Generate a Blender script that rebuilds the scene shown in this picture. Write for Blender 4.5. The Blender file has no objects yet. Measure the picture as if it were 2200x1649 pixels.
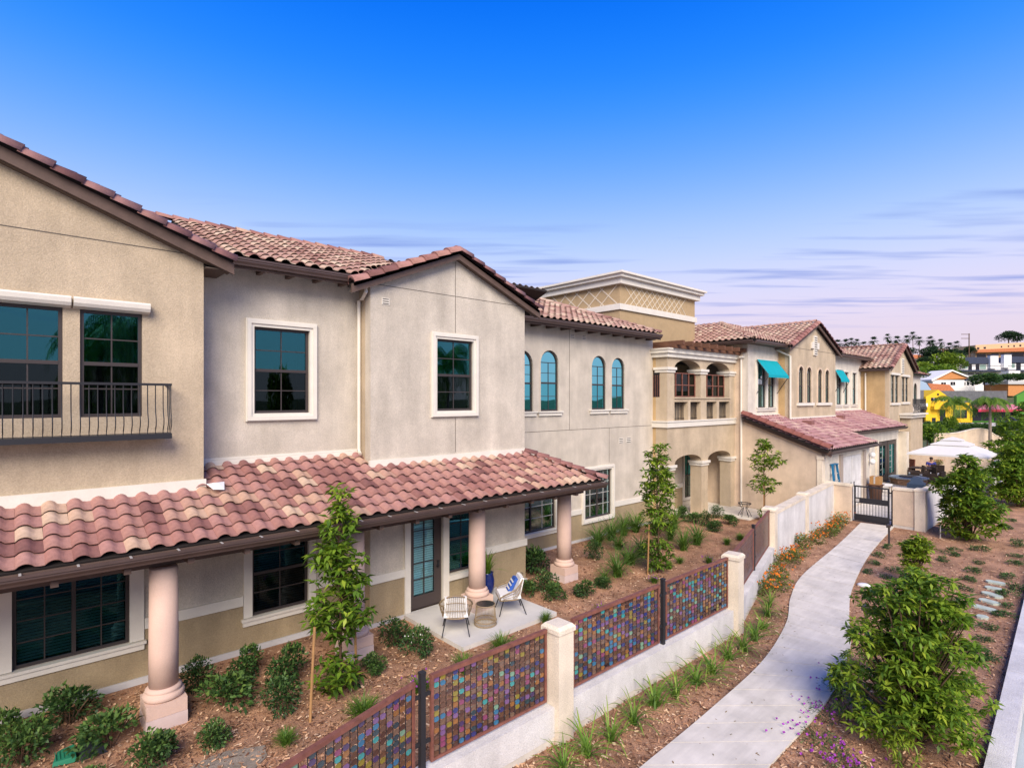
import bpy, math, random
import numpy as np
from mathutils import Vector, Matrix
from mathutils.geometry import tessellate_polygon
random.seed(7); rng = np.random.default_rng(7)
SC = bpy.context.scene; COL = SC.collection; D = bpy.data
# ------------------------------------------------------------------ camera, sky, sun, exposure
CAMH, FPX, YAW = 5.28, 1191.0, math.radians(47.94)
SA, CA = math.sin(YAW), math.cos(YAW)
cd = D.cameras.new('camera'); cam = D.objects.new('camera', cd); COL.objects.link(cam); SC.camera = cam
cam.location = (0, 0, CAMH)
cam.rotation_euler = (math.radians(90), 0, math.atan2(SA, CA) - math.pi/2)
cd.sensor_width = 36; cd.lens = FPX/2200*36; cd.shift_y = 32.5/2200; cd.clip_end = 5000
# forward in plan = (CA, SA), right = (SA, -CA)
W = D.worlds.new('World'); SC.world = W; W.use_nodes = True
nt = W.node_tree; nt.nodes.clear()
def nn(tree, typ, **kw):
    n = tree.nodes.new(typ)
    for k, v in kw.items():
        if k in n.inputs: n.inputs[k].default_value = v
        else: setattr(n, k, v)
    return n
tc = nn(nt, 'ShaderNodeTexCoord'); sep = nn(nt, 'ShaderNodeSeparateXYZ'); nt.links.new(tc.outputs['Generated'], sep.inputs[0])
ramp = nn(nt, 'ShaderNodeValToRGB'); nt.links.new(sep.outputs['Z'], ramp.inputs['Fac'])
cr = ramp.color_ramp; cr.interpolation = 'B_SPLINE'
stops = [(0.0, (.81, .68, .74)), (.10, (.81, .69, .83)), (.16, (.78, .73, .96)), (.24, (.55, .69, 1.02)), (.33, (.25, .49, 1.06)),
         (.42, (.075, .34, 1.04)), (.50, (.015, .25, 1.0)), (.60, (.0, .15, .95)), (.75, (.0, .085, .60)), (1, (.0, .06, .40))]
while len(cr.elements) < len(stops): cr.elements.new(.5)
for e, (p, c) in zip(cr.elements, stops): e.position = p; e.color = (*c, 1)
def dotn(v):     # flat cloud layer: sky direction projected on a level plane overhead
    d = nn(nt, 'ShaderNodeVectorMath', operation='DOT_PRODUCT'); nt.links.new(tc.outputs['Generated'], d.inputs[0]); d.inputs[1].default_value = v
    q = nn(nt, 'ShaderNodeMath', operation='DIVIDE'); nt.links.new(d.outputs['Value'], q.inputs[0]); nt.links.new(zc.outputs[0], q.inputs[1]); return q
zc = nn(nt, 'ShaderNodeMath', operation='MAXIMUM'); nt.links.new(sep.outputs['Z'], zc.inputs[0]); zc.inputs[1].default_value = .03
qa, qb = dotn((SA, -CA, 0)), dotn((CA, SA, 0))
ma = nn(nt, 'ShaderNodeMath', operation='MULTIPLY'); nt.links.new(qa.outputs[0], ma.inputs[0]); ma.inputs[1].default_value = .85
mb_ = nn(nt, 'ShaderNodeMath', operation='MULTIPLY'); nt.links.new(qb.outputs[0], mb_.inputs[0]); mb_.inputs[1].default_value = 4.2
mp = nn(nt, 'ShaderNodeCombineXYZ'); nt.links.new(ma.outputs[0], mp.inputs[0]); nt.links.new(mb_.outputs[0], mp.inputs[1]); mp.inputs[2].default_value = 3.7
nz = nn(nt, 'ShaderNodeTexNoise', Scale=.95, Detail=3.0, Roughness=.45); nt.links.new(mp.outputs[0], nz.inputs['Vector'])
cl = nn(nt, 'ShaderNodeValToRGB'); nt.links.new(nz.outputs['Fac'], cl.inputs['Fac'])
cl.color_ramp.elements[0].position = .52; cl.color_ramp.elements[0].color = (0, 0, 0, 1)
cl.color_ramp.elements[1].position = .86; cl.color_ramp.elements[1].color = (1, 1, 1, 1)
band = nn(nt, 'ShaderNodeValToRGB'); nt.links.new(sep.outputs['Z'], band.inputs['Fac'])
be = band.color_ramp.elements; be[0].position = .10; be[0].color = (0, 0, 0, 1); be[1].position = .315; be[1].color = (0, 0, 0, 1)
m = be.new(.15); m.color = (1, 1, 1, 1); m = be.new(.265); m.color = (1, 1, 1, 1)
mul = nn(nt, 'ShaderNodeMath', operation='MULTIPLY'); nt.links.new(cl.outputs[0], mul.inputs[0]); nt.links.new(band.outputs[0], mul.inputs[1])
mul2 = nn(nt, 'ShaderNodeMath', operation='MULTIPLY'); nt.links.new(mul.outputs[0], mul2.inputs[0]); mul2.inputs[1].default_value = .95
mx = nn(nt, 'ShaderNodeMixRGB'); nt.links.new(mul2.outputs[0], mx.inputs[0]); nt.links.new(ramp.outputs[0], mx.inputs[1]); mx.inputs[2].default_value = (.16, .27, .74, 1)
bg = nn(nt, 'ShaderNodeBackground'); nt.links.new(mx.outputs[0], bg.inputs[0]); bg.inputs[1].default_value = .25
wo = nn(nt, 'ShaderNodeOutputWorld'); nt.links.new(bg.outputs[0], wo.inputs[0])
SUNDIR = Vector((-.50, -.62, .60)).normalized()
sl = D.lights.new('sun', 'SUN'); sl.energy = 1.5; sl.angle = math.radians(38); sl.color = (1, .88, .72)
so = D.objects.new('sun', sl); so.rotation_euler = SUNDIR.to_track_quat('Z', 'Y').to_euler(); so.location = (-10, -10, 30); COL.objects.link(so)
SC.view_settings.view_transform = 'Standard'; SC.view_settings.look = 'None'; SC.view_settings.gamma = 1
SC.view_settings.exposure = 2.03; SC.view_settings.use_curve_mapping = False
SC.render.engine = 'CYCLES'; SC.cycles.max_bounces = 7; SC.cycles.transparent_max_bounces = 12
SC.cycles.use_denoising = True; SC.cycles.sample_clamp_indirect = 6

# ------------------------------------------------------------------ materials
MATS = {}
def mat(name, col, rough=.8, var=0.0, vscale=3.0, bump=0.0, bscale=60.0, metal=0.0, spec=.3, attr=None, streak=None, fine=0.0):
    """procedural principled: colour +- noise, optional per-face ramp from a 'tint' attribute"""
    if name in MATS: return MATS[name]
    m = D.materials.new(name); m.use_nodes = True; t = m.node_tree; p = t.nodes['Principled BSDF']; L = t.links
    p.inputs['Roughness'].default_value = rough; p.inputs['Metallic'].default_value = metal
    p.inputs['Specular IOR Level'].default_value = spec
    co = nn(t, 'ShaderNodeTexCoord')
    if attr:
        a = nn(t, 'ShaderNodeAttribute', attribute_name='tint'); r = nn(t, 'ShaderNodeValToRGB')
        while len(r.color_ramp.elements) < len(attr): r.color_ramp.elements.new(.5)
        for i, (e, c) in enumerate(zip(r.color_ramp.elements, attr)): e.position = i/(len(attr)-1); e.color = (*c, 1)
        L.new(a.outputs['Fac'], r.inputs[0]); base = r.outputs[0]
    else:
        r = nn(t, 'ShaderNodeRGB'); r.outputs[0].default_value = (*col, 1); base = r.outputs[0]
    def mulnoise(base, amt, sc, det=4, vec=None, lo=.3, hi=.7):
        n = nn(t, 'ShaderNodeTexNoise', Scale=sc, Detail=det, Roughness=.6); L.new(vec or co.outputs['Object'], n.inputs['Vector'])
        mr = nn(t, 'ShaderNodeMapRange'); mr.inputs[1].default_value = lo; mr.inputs[2].default_value = hi
        mr.inputs[3].default_value = 1-amt; mr.inputs[4].default_value = 1+amt; L.new(n.outputs['Fac'], mr.inputs[0])
        vm = nn(t, 'ShaderNodeVectorMath', operation='SCALE'); L.new(base, vm.inputs[0]); L.new(mr.outputs[0], vm.inputs['Scale'])
        return vm.outputs[0]
    if var: base = mulnoise(base, var, vscale)
    if fine: base = mulnoise(base, fine, bscale, 3)
    if streak:
        mpn = nn(t, 'ShaderNodeMapping'); mpn.inputs['Scale'].default_value = streak[1]; L.new(co.outputs['Object'], mpn.inputs[0])
        base = mulnoise(base, streak[0], 1.0, 5, mpn.outputs[0])
    L.new(base, p.inputs['Base Color'])
    if bump:
        n = nn(t, 'ShaderNodeTexNoise', Scale=bscale, Detail=4.0, Roughness=.65); L.new(co.outputs['Object'], n.inputs['Vector'])
        b = nn(t, 'ShaderNodeBump', Strength=bump, Distance=.02); L.new(n.outputs['Fac'], b.inputs['Height']); L.new(b.outputs[0], p.inputs['Normal'])
    MATS[name] = m; return m
def stucco(name, c): return mat(name, c, .92, var=.12, vscale=1.5, bump=.6, bscale=55, spec=.12, fine=.15, streak=(.12, (2.2, 2.2, .35)))
ST_TAN = stucco('tan_stucco', (.465, .375, .268)); ST_GREY = stucco('grey_stucco', (.515, .46, .388)); ST_WAINS = stucco('dark_tan_stucco', (.34, .265, .165))
ST_CREAM = stucco('cream_stucco', (.60, .475, .36)); ST_WHITE = stucco('white_stucco', (.60, .585, .58)); ST_POST = stucco('warm_white_stucco', (.68, .595, .48))
ST_LGREY = stucco('pale_grey_stucco', (.60, .545, .47)); ST_TAN_LIT = stucco('warm_lit_tan_stucco', (.46, .32, .165))  # last one: tan stucco with warm side light put into its colour, for left-facing walls
TRIM = mat('white_trim', (.66, .62, .55), .7, var=.05, bump=.1, fine=.04)
JOINT = mat('joint_shadow', (.10, .085, .07), .9)
BRONZE = mat('bronze_frame', (.045, .035, .034), .45, spec=.4); MUNT = mat('pale_muntin', (.42, .40, .38), .5); IRON = mat('black_iron', (.018, .018, .022), .5, spec=.4)
GUTTER = mat('brown_gutter', (.075, .048, .042), .38, var=.12, spec=.5); FASCIA = mat('brown_fascia', (.105, .068, .055), .6, var=.15, vscale=6)
SOFFIT = mat('soffit', (.10, .075, .06), .85); INTER = mat('dark_interior', (.012, .012, .014), .9)
BLIND = mat('blind_slat', (.42, .55, .57), .6); CURT = mat('curtain', (.34, .30, .24), .9, streak=(.25, (14, 14, .4)))
COLPINK = mat('pink_column', (.58, .415, .345), .85, var=.05, bump=.25, bscale=80, fine=.06)
TILE = mat('clay_tile', None, .8, attr=[(.165, .074, .068), (.255, .118, .103), (.335, .175, .145), (.315, .16, .145), (.39, .24, .175), (.455, .325, .24)], var=.16, vscale=9, bump=.3, bscale=90, fine=.14)
TILE2 = mat('bleached_tile', None, .8, attr=[(.22, .11, .095), (.31, .18, .15), (.38, .25, .20), (.34, .20, .175), (.43, .31, .24), (.48, .37, .29)], var=.15, vscale=6, bump=.3, bscale=90, fine=.12)
TILE3 = mat('mauve_tile', None, .8, attr=[(.20, .095, .10), (.28, .14, .145), (.36, .20, .19), (.30, .16, .18), (.40, .25, .23), (.44, .31, .26)], var=.16, vscale=9, bump=.3, bscale=90, fine=.14)
UNDER = mat('roof_underlay', (.022, .017, .016), .95)
CONC = mat('concrete', (.60, .56, .50), .9, var=.15, vscale=1.6, bump=.15, bscale=120, fine=.07, streak=(.07, (1.2, 9, 2)))
CONC_B = mat('blue_grey_concrete', (.40, .45, .47), .85, var=.08, vscale=1.2, fine=.06, bscale=90)
MULCH = mat('mulch', (.36, .20, .12), .95, var=.45, vscale=1.1, bump=1.0, bscale=45, fine=.55)
CHIP = mat('mulch_chip', None, .9, attr=[(.09, .04, .024), (.24, .12, .068), (.42, .23, .13), (.56, .35, .21), (.68, .50, .34)], spec=.15)
RUST = mat('rusty_metal', (.19, .072, .052), .55, var=.3, vscale=8, spec=.4)
WOOD = mat('stake_wood', (.34, .19, .08), .85, streak=(.3, (30, 30, 2))); BARK = mat('bark', (.11, .065, .04), .9, var=.3, vscale=9, bump=.5, bscale=40)
WICK = mat('wicker', (.27, .20, .125), .7, var=.2, vscale=20); WHITE = mat('white_cloth', (.72, .72, .74), .9, var=.04); BLUE = mat('blue_cloth', (.03, .09, .38), .9)
TEAL = mat('teal_canvas', (.0, .30, .36), .8, var=.06)
def glass(name, tint, refl, fac):
    m = D.materials.new(name); m.use_nodes = True; t = m.node_tree; t.nodes.clear()
    o = nn(t, 'ShaderNodeOutputMaterial'); mix = nn(t, 'ShaderNodeMixShader'); tr = nn(t, 'ShaderNodeBsdfTransparent'); gl = nn(t, 'ShaderNodeBsdfGlossy')
    tr.inputs[0].default_value = (*tint, 1); gl.inputs[0].default_value = (*refl, 1); gl.inputs['Roughness'].default_value = .015
    f = nn(t, 'ShaderNodeFresnel', IOR=1.5); a = nn(t, 'ShaderNodeMath', operation='ADD'); a.inputs[1].default_value = fac
    nw = nn(t, 'ShaderNodeTexNoise', Scale=1.4, Detail=1.0); bp = nn(t, 'ShaderNodeBump', Strength=.05, Distance=.02); t.links.new(nw.outputs['Fac'], bp.inputs['Height'])
    t.links.new(bp.outputs[0], gl.inputs['Normal'])
    t.links.new(f.outputs[0], a.inputs[0]); t.links.new(a.outputs[0], mix.inputs[0]); t.links.new(tr.outputs[0], mix.inputs[1]); t.links.new(gl.outputs[0], mix.inputs[2]); t.links.new(mix.outputs[0], o.inputs[0])
    return m
GLASS = glass('window_glass', (.42, .54, .56), (.11, .48, .58), .20); GLASSD = glass('screened_glass', (.28, .33, .36), (.3, .45, .5), .03)
GLASSG = glass('ground_floor_glass', (.40, .54, .56), (.14, .46, .55), .04)
GLASSA = glass('clear_arched_glass', (.74, .88, .90), (.20, .62, .74), .12)
def leafmat(name, ramp):
    m = mat(name, None, .5, attr=ramp, spec=.35); t = m.node_tree; p = t.nodes['Principled BSDF']
    o = [n for n in t.nodes if n.type == 'OUTPUT_MATERIAL'][0]; tl = nn(t, 'ShaderNodeBsdfTranslucent'); mix = nn(t, 'ShaderNodeMixShader'); mix.inputs[0].default_value = .36
    src = p.inputs['Base Color'].links[0].from_socket; t.links.new(src, tl.inputs[0])
    t.links.new(p.outputs[0], mix.inputs[1]); t.links.new(tl.outputs[0], mix.inputs[2]); t.links.new(mix.outputs[0], o.inputs[0]); return m
LF_TREE = leafmat('tree_leaf', [(.05, .105, .014), (.10, .20, .02), (.19, .31, .028), (.36, .45, .045)])
LF_SHRUB = leafmat('shrub_leaf', [(.022, .055, .018), (.045, .105, .032), (.085, .17, .042), (.17, .27, .06)])
LF_BLADE = leafmat('blade_leaf', [(.04, .10, .016), (.085, .18, .026), (.16, .28, .036), (.32, .42, .07)])
LF_FAR = leafmat('far_leaf', [(.014, .04, .024), (.028, .062, .03), (.05, .095, .036), (.08, .13, .035)])
LF_LIME = leafmat('lime_leaf', [(.05, .10, .01), (.11, .19, .016), (.21, .31, .025), (.34, .43, .04)])
LF_BRONZE = leafmat('bronze_leaf', [(.07, .07, .02), (.12, .15, .03), (.18, .24, .045), (.26, .34, .06)])
FL_PURP = mat('purple_petal', (.35, .06, .42), .8); FL_ORANGE = mat('orange_petal', (.60, .17, .02), .8); FL_WHITE = mat('white_petal', (.7, .68, .66), .8)

# ------------------------------------------------------------------ object helpers
OFF = {}
def tag(o, label=None, cat=None, group=None, kind=None):
    for k, v in (('label', label), ('category', cat), ('group', group), ('kind', kind)):
        if v: o[k] = v
    return o
def thing(name, label, cat, loc, group=None, rotz=0.0, local=False):
    o = D.objects.new(name, None); o.empty_display_size = .3; o.location = loc; o.rotation_euler = (0, 0, rotz); COL.objects.link(o)
    OFF[o] = Vector((0, 0, 0)) if local else Vector(loc)
    return tag(o, label, cat, group)
class MB:
    def __init__(s): s.v = []; s.f = []; s.t = []
    def add(s, vs, fs, t=.5):
        b = len(s.v); s.v += [tuple(p) for p in vs]
        for f in fs: s.f.append(tuple(b+i for i in f)); s.t.append(t)
        return s
    def quad(s, a, b, c, d, t=.5): return s.add([a, b, c, d], [(0, 1, 2, 3)], t)
    def hexa(s, c, t=.5): return s.add(c, [(0, 3, 2, 1), (4, 5, 6, 7), (0, 1, 5, 4), (1, 2, 6, 5), (2, 3, 7, 6), (3, 0, 4, 7)], t)
    def box(s, x0, x1, y0, y1, z0, z1, t=.5):
        return s.hexa([(x0, y0, z0), (x1, y0, z0), (x1, y1, z0), (x0, y1, z0), (x0, y0, z1), (x1, y0, z1), (x1, y1, z1), (x0, y1, z1)], t)
    def prism(s, poly, z0, z1, t=.5):
        n = len(poly); vs = [(p[0], p[1], z0) for p in poly]+[(p[0], p[1], z1) for p in poly]
        return s.add(vs, [tuple(range(n))[::-1], tuple(range(n, 2*n))]+[(i, (i+1) % n, n+(i+1) % n, n+i) for i in range(n)], t)
    def loft(s, A, B, caps=True, t=.5):
        n = len(A); fs = [(i, (i+1) % n, n+(i+1) % n, n+i) for i in range(n)]
        if caps: fs += [tuple(range(n))[::-1], tuple(range(n, 2*n))]
        return s.add(list(A)+list(B), fs, t)
    def bar(s, p, q, w, h=None, up=(0, 0, 1), t=.5):
        p, q = Vector(p), Vector(q); d = (q-p).normalized(); u = Vector(up)
        if abs(d.dot(u)) > .97: u = Vector((1, 0, 0))
        a = d.cross(u).normalized()*w/2; b = a.cross(d).normalized()*(h or w)/2
        return s.loft([p-a-b, p+a-b, p+a+b, p-a+b], [q-a-b, q+a-b, q+a+b, q-a+b], True, t)
    def tube(s, pts, r, n=6, caps=True, t=.5):
        pts = [Vector(p) for p in pts]; rs = r if isinstance(r, (list, tuple)) else [r]*len(pts); rings = []
        for i, p in enumerate(pts):
            d = (pts[min(i+1, len(pts)-1)]-pts[max(i-1, 0)]).normalized(); u = Vector((0, 0, 1)) if abs(d.z) < .95 else Vector((1, 0, 0))
            a = d.cross(u).normalized(); b = a.cross(d)
            rings.append([p+(a*math.cos(k*2*math.pi/n)+b*math.sin(k*2*math.pi/n))*rs[i] for k in range(n)])
        vs = [v for rg in rings for v in rg]; fs = []
        for i in range(len(pts)-1):
            for k in range(n): fs.append((i*n+k, i*n+(k+1) % n, (i+1)*n+(k+1) % n, (i+1)*n+k))
        if caps: fs += [tuple(range(n))[::-1], tuple(range((len(pts)-1)*n, len(pts)*n))]
        return s.add(vs, fs, t)
    def lathe(s, cx, cy, prof, n=20, caps=True, t=.5):
        vs = [(cx+r*math.cos(k*2*math.pi/n), cy+r*math.sin(k*2*math.pi/n), z) for r, z in prof for k in range(n)]; fs = []
        for i in range(len(prof)-1):
            for k in range(n): fs.append((i*n+k, i*n+(k+1) % n, (i+1)*n+(k+1) % n, (i+1)*n+k))
        if caps: fs += [tuple(range(n))[::-1], tuple(range((len(prof)-1)*n, len(prof)*n))]
        return s.add(vs, fs, t)
    def build(s, name, m, parent=None, smooth=False, loc=None, kind=None, label=None):
        off = OFF[parent] if parent is not None else Vector(loc or (0, 0, 0))
        me = D.meshes.new(name); me.from_pydata([(v[0]-off[0], v[1]-off[1], v[2]-off[2]) for v in s.v], [], s.f); me.materials.append(m)
        a = me.attributes.new('tint', 'FLOAT', 'FACE'); a.data.foreach_set('value', s.t)
        if smooth: me.polygons.foreach_set('use_smooth', [True]*len(me.polygons))
        return link(name, me, parent, loc, kind, label, off)
def link(name, me, parent=None, loc=None, kind=None, label=None, off=None):
    o = D.objects.new(name, me); COL.objects.link(o)
    if parent is not None: o.parent = parent
    elif loc: o.location = loc
    OFF[o] = off if off is not None else Vector((0, 0, 0))
    return tag(o, label, None, None, kind)
def npmesh(name, V, Fq, tint, m):
    me = D.meshes.new(name); n = len(V); k = Fq.shape[1]; q = len(Fq)
    me.vertices.add(n); me.vertices.foreach_set('co', np.asarray(V, np.float32).ravel()); me.loops.add(q*k); me.loops.foreach_set('vertex_index', Fq.astype(np.int32).ravel())
    me.polygons.add(q); me.polygons.foreach_set('loop_start', np.arange(0, q*k, k, dtype=np.int32)); me.polygons.foreach_set('loop_total', np.full(q, k, np.int32))
    a = me.attributes.new('tint', 'FLOAT', 'FACE'); a.data.foreach_set('value', np.asarray(tint, np.float32)); me.materials.append(m); me.update(); me.validate(); return me
def dup(root, loc, rotz=0.0, scale=1.0, label=None, group=None, name=None, cat=None):
    r = root.copy(); COL.objects.link(r); r.location = loc; r.rotation_euler = (0, 0, rotz); r.scale = (scale,)*3 if not isinstance(scale, tuple) else scale
    if label: r['label'] = label
    if group: r['group'] = group
    if cat: r['category'] = cat
    if name: r.name = name
    for ch in list(root.children):
        c = ch.copy(); COL.objects.link(c); c.parent = r
        for g in list(ch.children): d = g.copy(); COL.objects.link(d); d.parent = c
    return r
def gp(px, py, z=0.0):   # a point on the ground seen at a photo pixel
    u = (px-1100)/FPX; v = (py-857)/FPX; t = (CAMH-z)/v
    return ((u*SA+CA)*t, (-u*CA+SA)*t)
class Fr:                 # wall frame: a along the wall, b up, d into the wall
    def __init__(s, ax, c): s.ax, s.c = ax, c
    def __call__(s, a, b, d=0.0): return (a, s.c+d, b) if s.ax == 'y' else (s.c+d, a, b)
def fb(mb, fr, a0, a1, b0, b1, d0, d1, t=.5):
    return mb.hexa([fr(a0, b0, d0), fr(a1, b0, d0), fr(a1, b0, d1), fr(a0, b0, d1), fr(a0, b1, d0), fr(a1, b1, d0), fr(a1, b1, d1), fr(a0, b1, d1)], t)
def rect(a0, a1, b0, b1): return [(a0, b0), (a1, b0), (a1, b1), (a0, b1)]
def arch(a0, a1, b0, b1, rise=None, n=10):   # b1 = crown
    r = (a1-a0)/2; c = (a0+a1)/2; h = rise or r
    return [(a0, b0), (a1, b0)]+[(c+r*math.cos(k*math.pi/n), b1-h+h*math.sin(k*math.pi/n)) for k in range(n+1)]
def wall(name, fr, outline, holes, m, parent, depth=.12, thick=.25, label=None):
    mb = MB(); loops = [outline]+holes; flat = [p for l in loops for p in l]
    tris = tessellate_polygon([[Vector((p[0], p[1], 0)) for p in l] for l in loops])
    mb.add([fr(p[0], p[1]) for p in flat], [tuple(t) for t in tris])
    mb.add([fr(p[0], p[1], thick) for p in flat], [tuple(t) for t in tris])
    for l in loops:
        n = len(l); d = thick
        mb.add([fr(p[0], p[1]) for p in l]+[fr(p[0], p[1], d) for p in l], [(i, (i+1) % n, n+(i+1) % n, n+i) for i in range(n)])
    return mb.build(name, m, parent, label=label)
def ring(mb, fr, o, i, d0, d1):
    n = len(o)
    for k in range(n):
        j = (k+1) % n
        mb.hexa([fr(*o[k], d0), fr(*o[j], d0), fr(*i[j], d0), fr(*i[k], d0), fr(*o[k], d1), fr(*o[j], d1), fr(*i[j], d1), fr(*i[k], d1)])
def inset(poly, w):
    c0 = sum(p[0] for p in poly)/len(poly); n = len(poly); out = []
    for k in range(n):
        p0, p1, p2 = Vector(poly[k-1]), Vector(poly[k]), Vector(poly[(k+1) % n]); e1 = (p1-p0); e2 = (p2-p1)
        if e1.length < 1e-6 or e2.length < 1e-6: out.append(tuple(p1)); continue
        n1 = Vector((-e1.y, e1.x)).normalized(); n2 = Vector((-e2.y, e2.x)).normalized(); b = (n1+n2)
        b = b/max(b.length_squared, .3)*2 if b.length > 1e-6 else n1
        out.append((p1.x+b.x*w, p1.y+b.y*w))
    return out
def window(fr, a0, a1, b0, b1, parent, style='hung', trim=None, sill=None, blind=None, munt=None, gl=None, archtop=False, tm=None, curtain=False, label=None, low=None):
    fw = .055; ol = arch(a0, a1, b0, b1) if archtop else rect(a0, a1, b0, b1); il = inset(ol, fw); gl = gl or GLASS; tm = tm or TRIM; low = low or GLASSD
    f = MB(); ring(f, fr, ol, il, .045, .11); bm_ = (b0+b1)/2 if not archtop else b0+(b1-b0)*.46; am = (a0+a1)/2
    if style == 'hung': fb(f, fr, a0+fw, a1-fw, bm_-.03, bm_+.03, .04, .10)
    if style == 'slide': fb(f, fr, am-.03, am+.03, b0+fw, b1-fw, .04, .10)
    w = f.build('window', BRONZE, parent, label=label)
    def pane(pl, gl=gl):
        mb = MB(); n = len(pl); mb.loft([fr(*p, .076) for p in pl], [fr(*p, .082) for p in pl]); mb.build('pane', gl, w)
    if style == 'hung':
        pane(rect(a0+fw, a1-fw, b0+fw, bm_-.031), low or gl)
        top = [p for p in il if p[1] > bm_+.03]; pane([(a0+fw, bm_+.031), (a1-fw, bm_+.031)]+top if archtop else rect(a0+fw, a1-fw, bm_+.031, b1-fw))
    elif style == 'slide':
        pane(rect(a0+fw, am-.031, b0+fw, b1-fw)); pane(rect(am+.031, a1-fw, b0+fw, b1-fw))
    else: pane(il)
    g = MB(); mw = .010; mm = munt or BRONZE
    spr = b1-(a1-a0)/2 if archtop else b1-fw
    if style == 'hung':
        fb(g, fr, am-mw, am+mw, b0+fw, bm_-.031, .062, .074); fb(g, fr, am-mw, am+mw, bm_+.031, spr, .062, .074)
        for zz in ((b0+fw+bm_)/2, (bm_+spr)/2):
            fb(g, fr, a0+fw, am-mw, zz-mw, zz+mw, .063, .073); fb(g, fr, am+mw, a1-fw, zz-mw, zz+mw, .063, .073)
        if archtop: fb(g, fr, a0+fw, a1-fw, spr+.002, spr+.03, .061, .075)
    if style == 'slide':
        for l, r in ((a0+fw, am-.031), (am+.031, a1-fw)):
            c = (l+r)/2; fb(g, fr, c-mw, c+mw, b0+fw, b1-fw, .062, .074)
            for q in (1, 2, 3):
                zz = b0+fw+(b1-b0-2*fw)*q/4; fb(g, fr, l, c-mw, zz-mw, zz+mw, .063, .073); fb(g, fr, c+mw, r, zz-mw, zz+mw, .063, .073)
    if g.v: g.build('muntin', mm, w)
    if trim:
        s = MB(); q = trim; e = .004
        for d0, k0, k1 in ((-.055, 0, q), (-.085, q*.12, q*.62)):   # stepped moulding
            o0 = q-k0; i0 = q-k1
            dd = -.0005 if d0 > -.06 else -.056
            fb(s, fr, a0-o0, a1+o0, b1+i0, b1+o0, d0, dd); fb(s, fr, a0-o0, a1+o0, b0-o0, b0-i0, d0, dd)
            fb(s, fr, a0-o0, a0-i0, b0-i0+e/4, b1+i0-e/4, d0, dd); fb(s, fr, a1+i0, a1+o0, b0-i0+e/4, b1+i0-e/4, d0, dd)
        s.build('trim', tm, w)
    if sill:
        s = MB(); fb(s, fr, a0-sill, a1+sill, b0-.16, b0-.055, -.07, .01); fb(s, fr, a0-sill-.03, a1+sill+.03, b0-.053, b0-.002, -.11, .04); s.build('sill', tm, w)
    s = MB(); fb(s, fr, a0-.02, a1+.02, b0-.02, b1+.02, .75, .78); fb(s, fr, a0-.05, a0-.02, b0-.02, b1+.02, .26, .75); fb(s, fr, a1+.02, a1+.05, b0-.02, b1+.02, .26, .75)
    fb(s, fr, a0-.05, a1+.05, b1+.021, b1+.05, .26, .75); fb(s, fr, a0-.05, a1+.05, b0-.05, b0-.021, .26, .75); s.build('interior', INTER, w)
    if blind:
        s = MB(); z = b0+fw+.02
        while z < b0+(b1-b0)*blind-fw:
            p0, p1 = a0+fw+.01, a1-fw-.01; s.quad(fr(p0, z, .125), fr(p1, z, .125), fr(p1, z+.03, .155), fr(p0, z+.03, .155)); z += .052
        s.build('blind', BLIND, w)
    if curtain:
        s = MB(); n = 14; top = b0+(b1-b0)*.98
        for k in range(n):
            u0 = a0+.4*(a1-a0)+(a1-a0)*.5*k/n; u1 = a0+.4*(a1-a0)+(a1-a0)*.5*(k+1)/n; s.quad(fr(u0, b0, .3+.02*(k % 2)), fr(u1, b0, .3+.02*((k+1) % 2)), fr(u1, top, .3+.02*((k+1) % 2)), fr(u0, top, .3+.02*(k % 2)))
        s.build('curtain', CURT, w)
    return w

# ------------------------------------------------------------------ roof tiles
TW, TL = .31, .315
def tile_shape():
    pr = [(-TW/2, .006)]+[(-TW/2+.004+.2*k/6, .012+.062*math.sin(math.pi*k/6)**.75) for k in range(0, 7)]+[(TW/2-.05, .004), (TW/2, .006)]
    n = len(pr); V = [(u, 0, h+.046) for u, h in pr]+[(u, TL+.05, h-.004) for u, h in pr]+[(u, .002, h+.028) for u, h in pr]
    Fq = [(i, i+1, n+i+1, n+i) for i in range(n-1)]+[(2*n+i, 2*n+i+1, i+1, i) for i in range(n-1)]
    return np.array(V), np.array(Fq)
TV, TF = tile_shape()
TMESH = {}
def tile_variant(m, k):
    key = (m.name, k)
    if key not in TMESH:
        me = npmesh('roof_tile', TV, TF, np.full(len(TF), k/11.0), m); TMESH[key] = me
    return TMESH[key]
def inpoly(p, poly):
    c = False; n = len(poly)
    for i in range(n):
        a, b = poly[i], poly[i-1]
        if (a[1] > p[1]) != (b[1] > p[1]) and p[0] < (b[0]-a[0])*(p[1]-a[1])/(b[1]-a[1])+a[0]: c = not c
    return c
STUFF = {}
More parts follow.
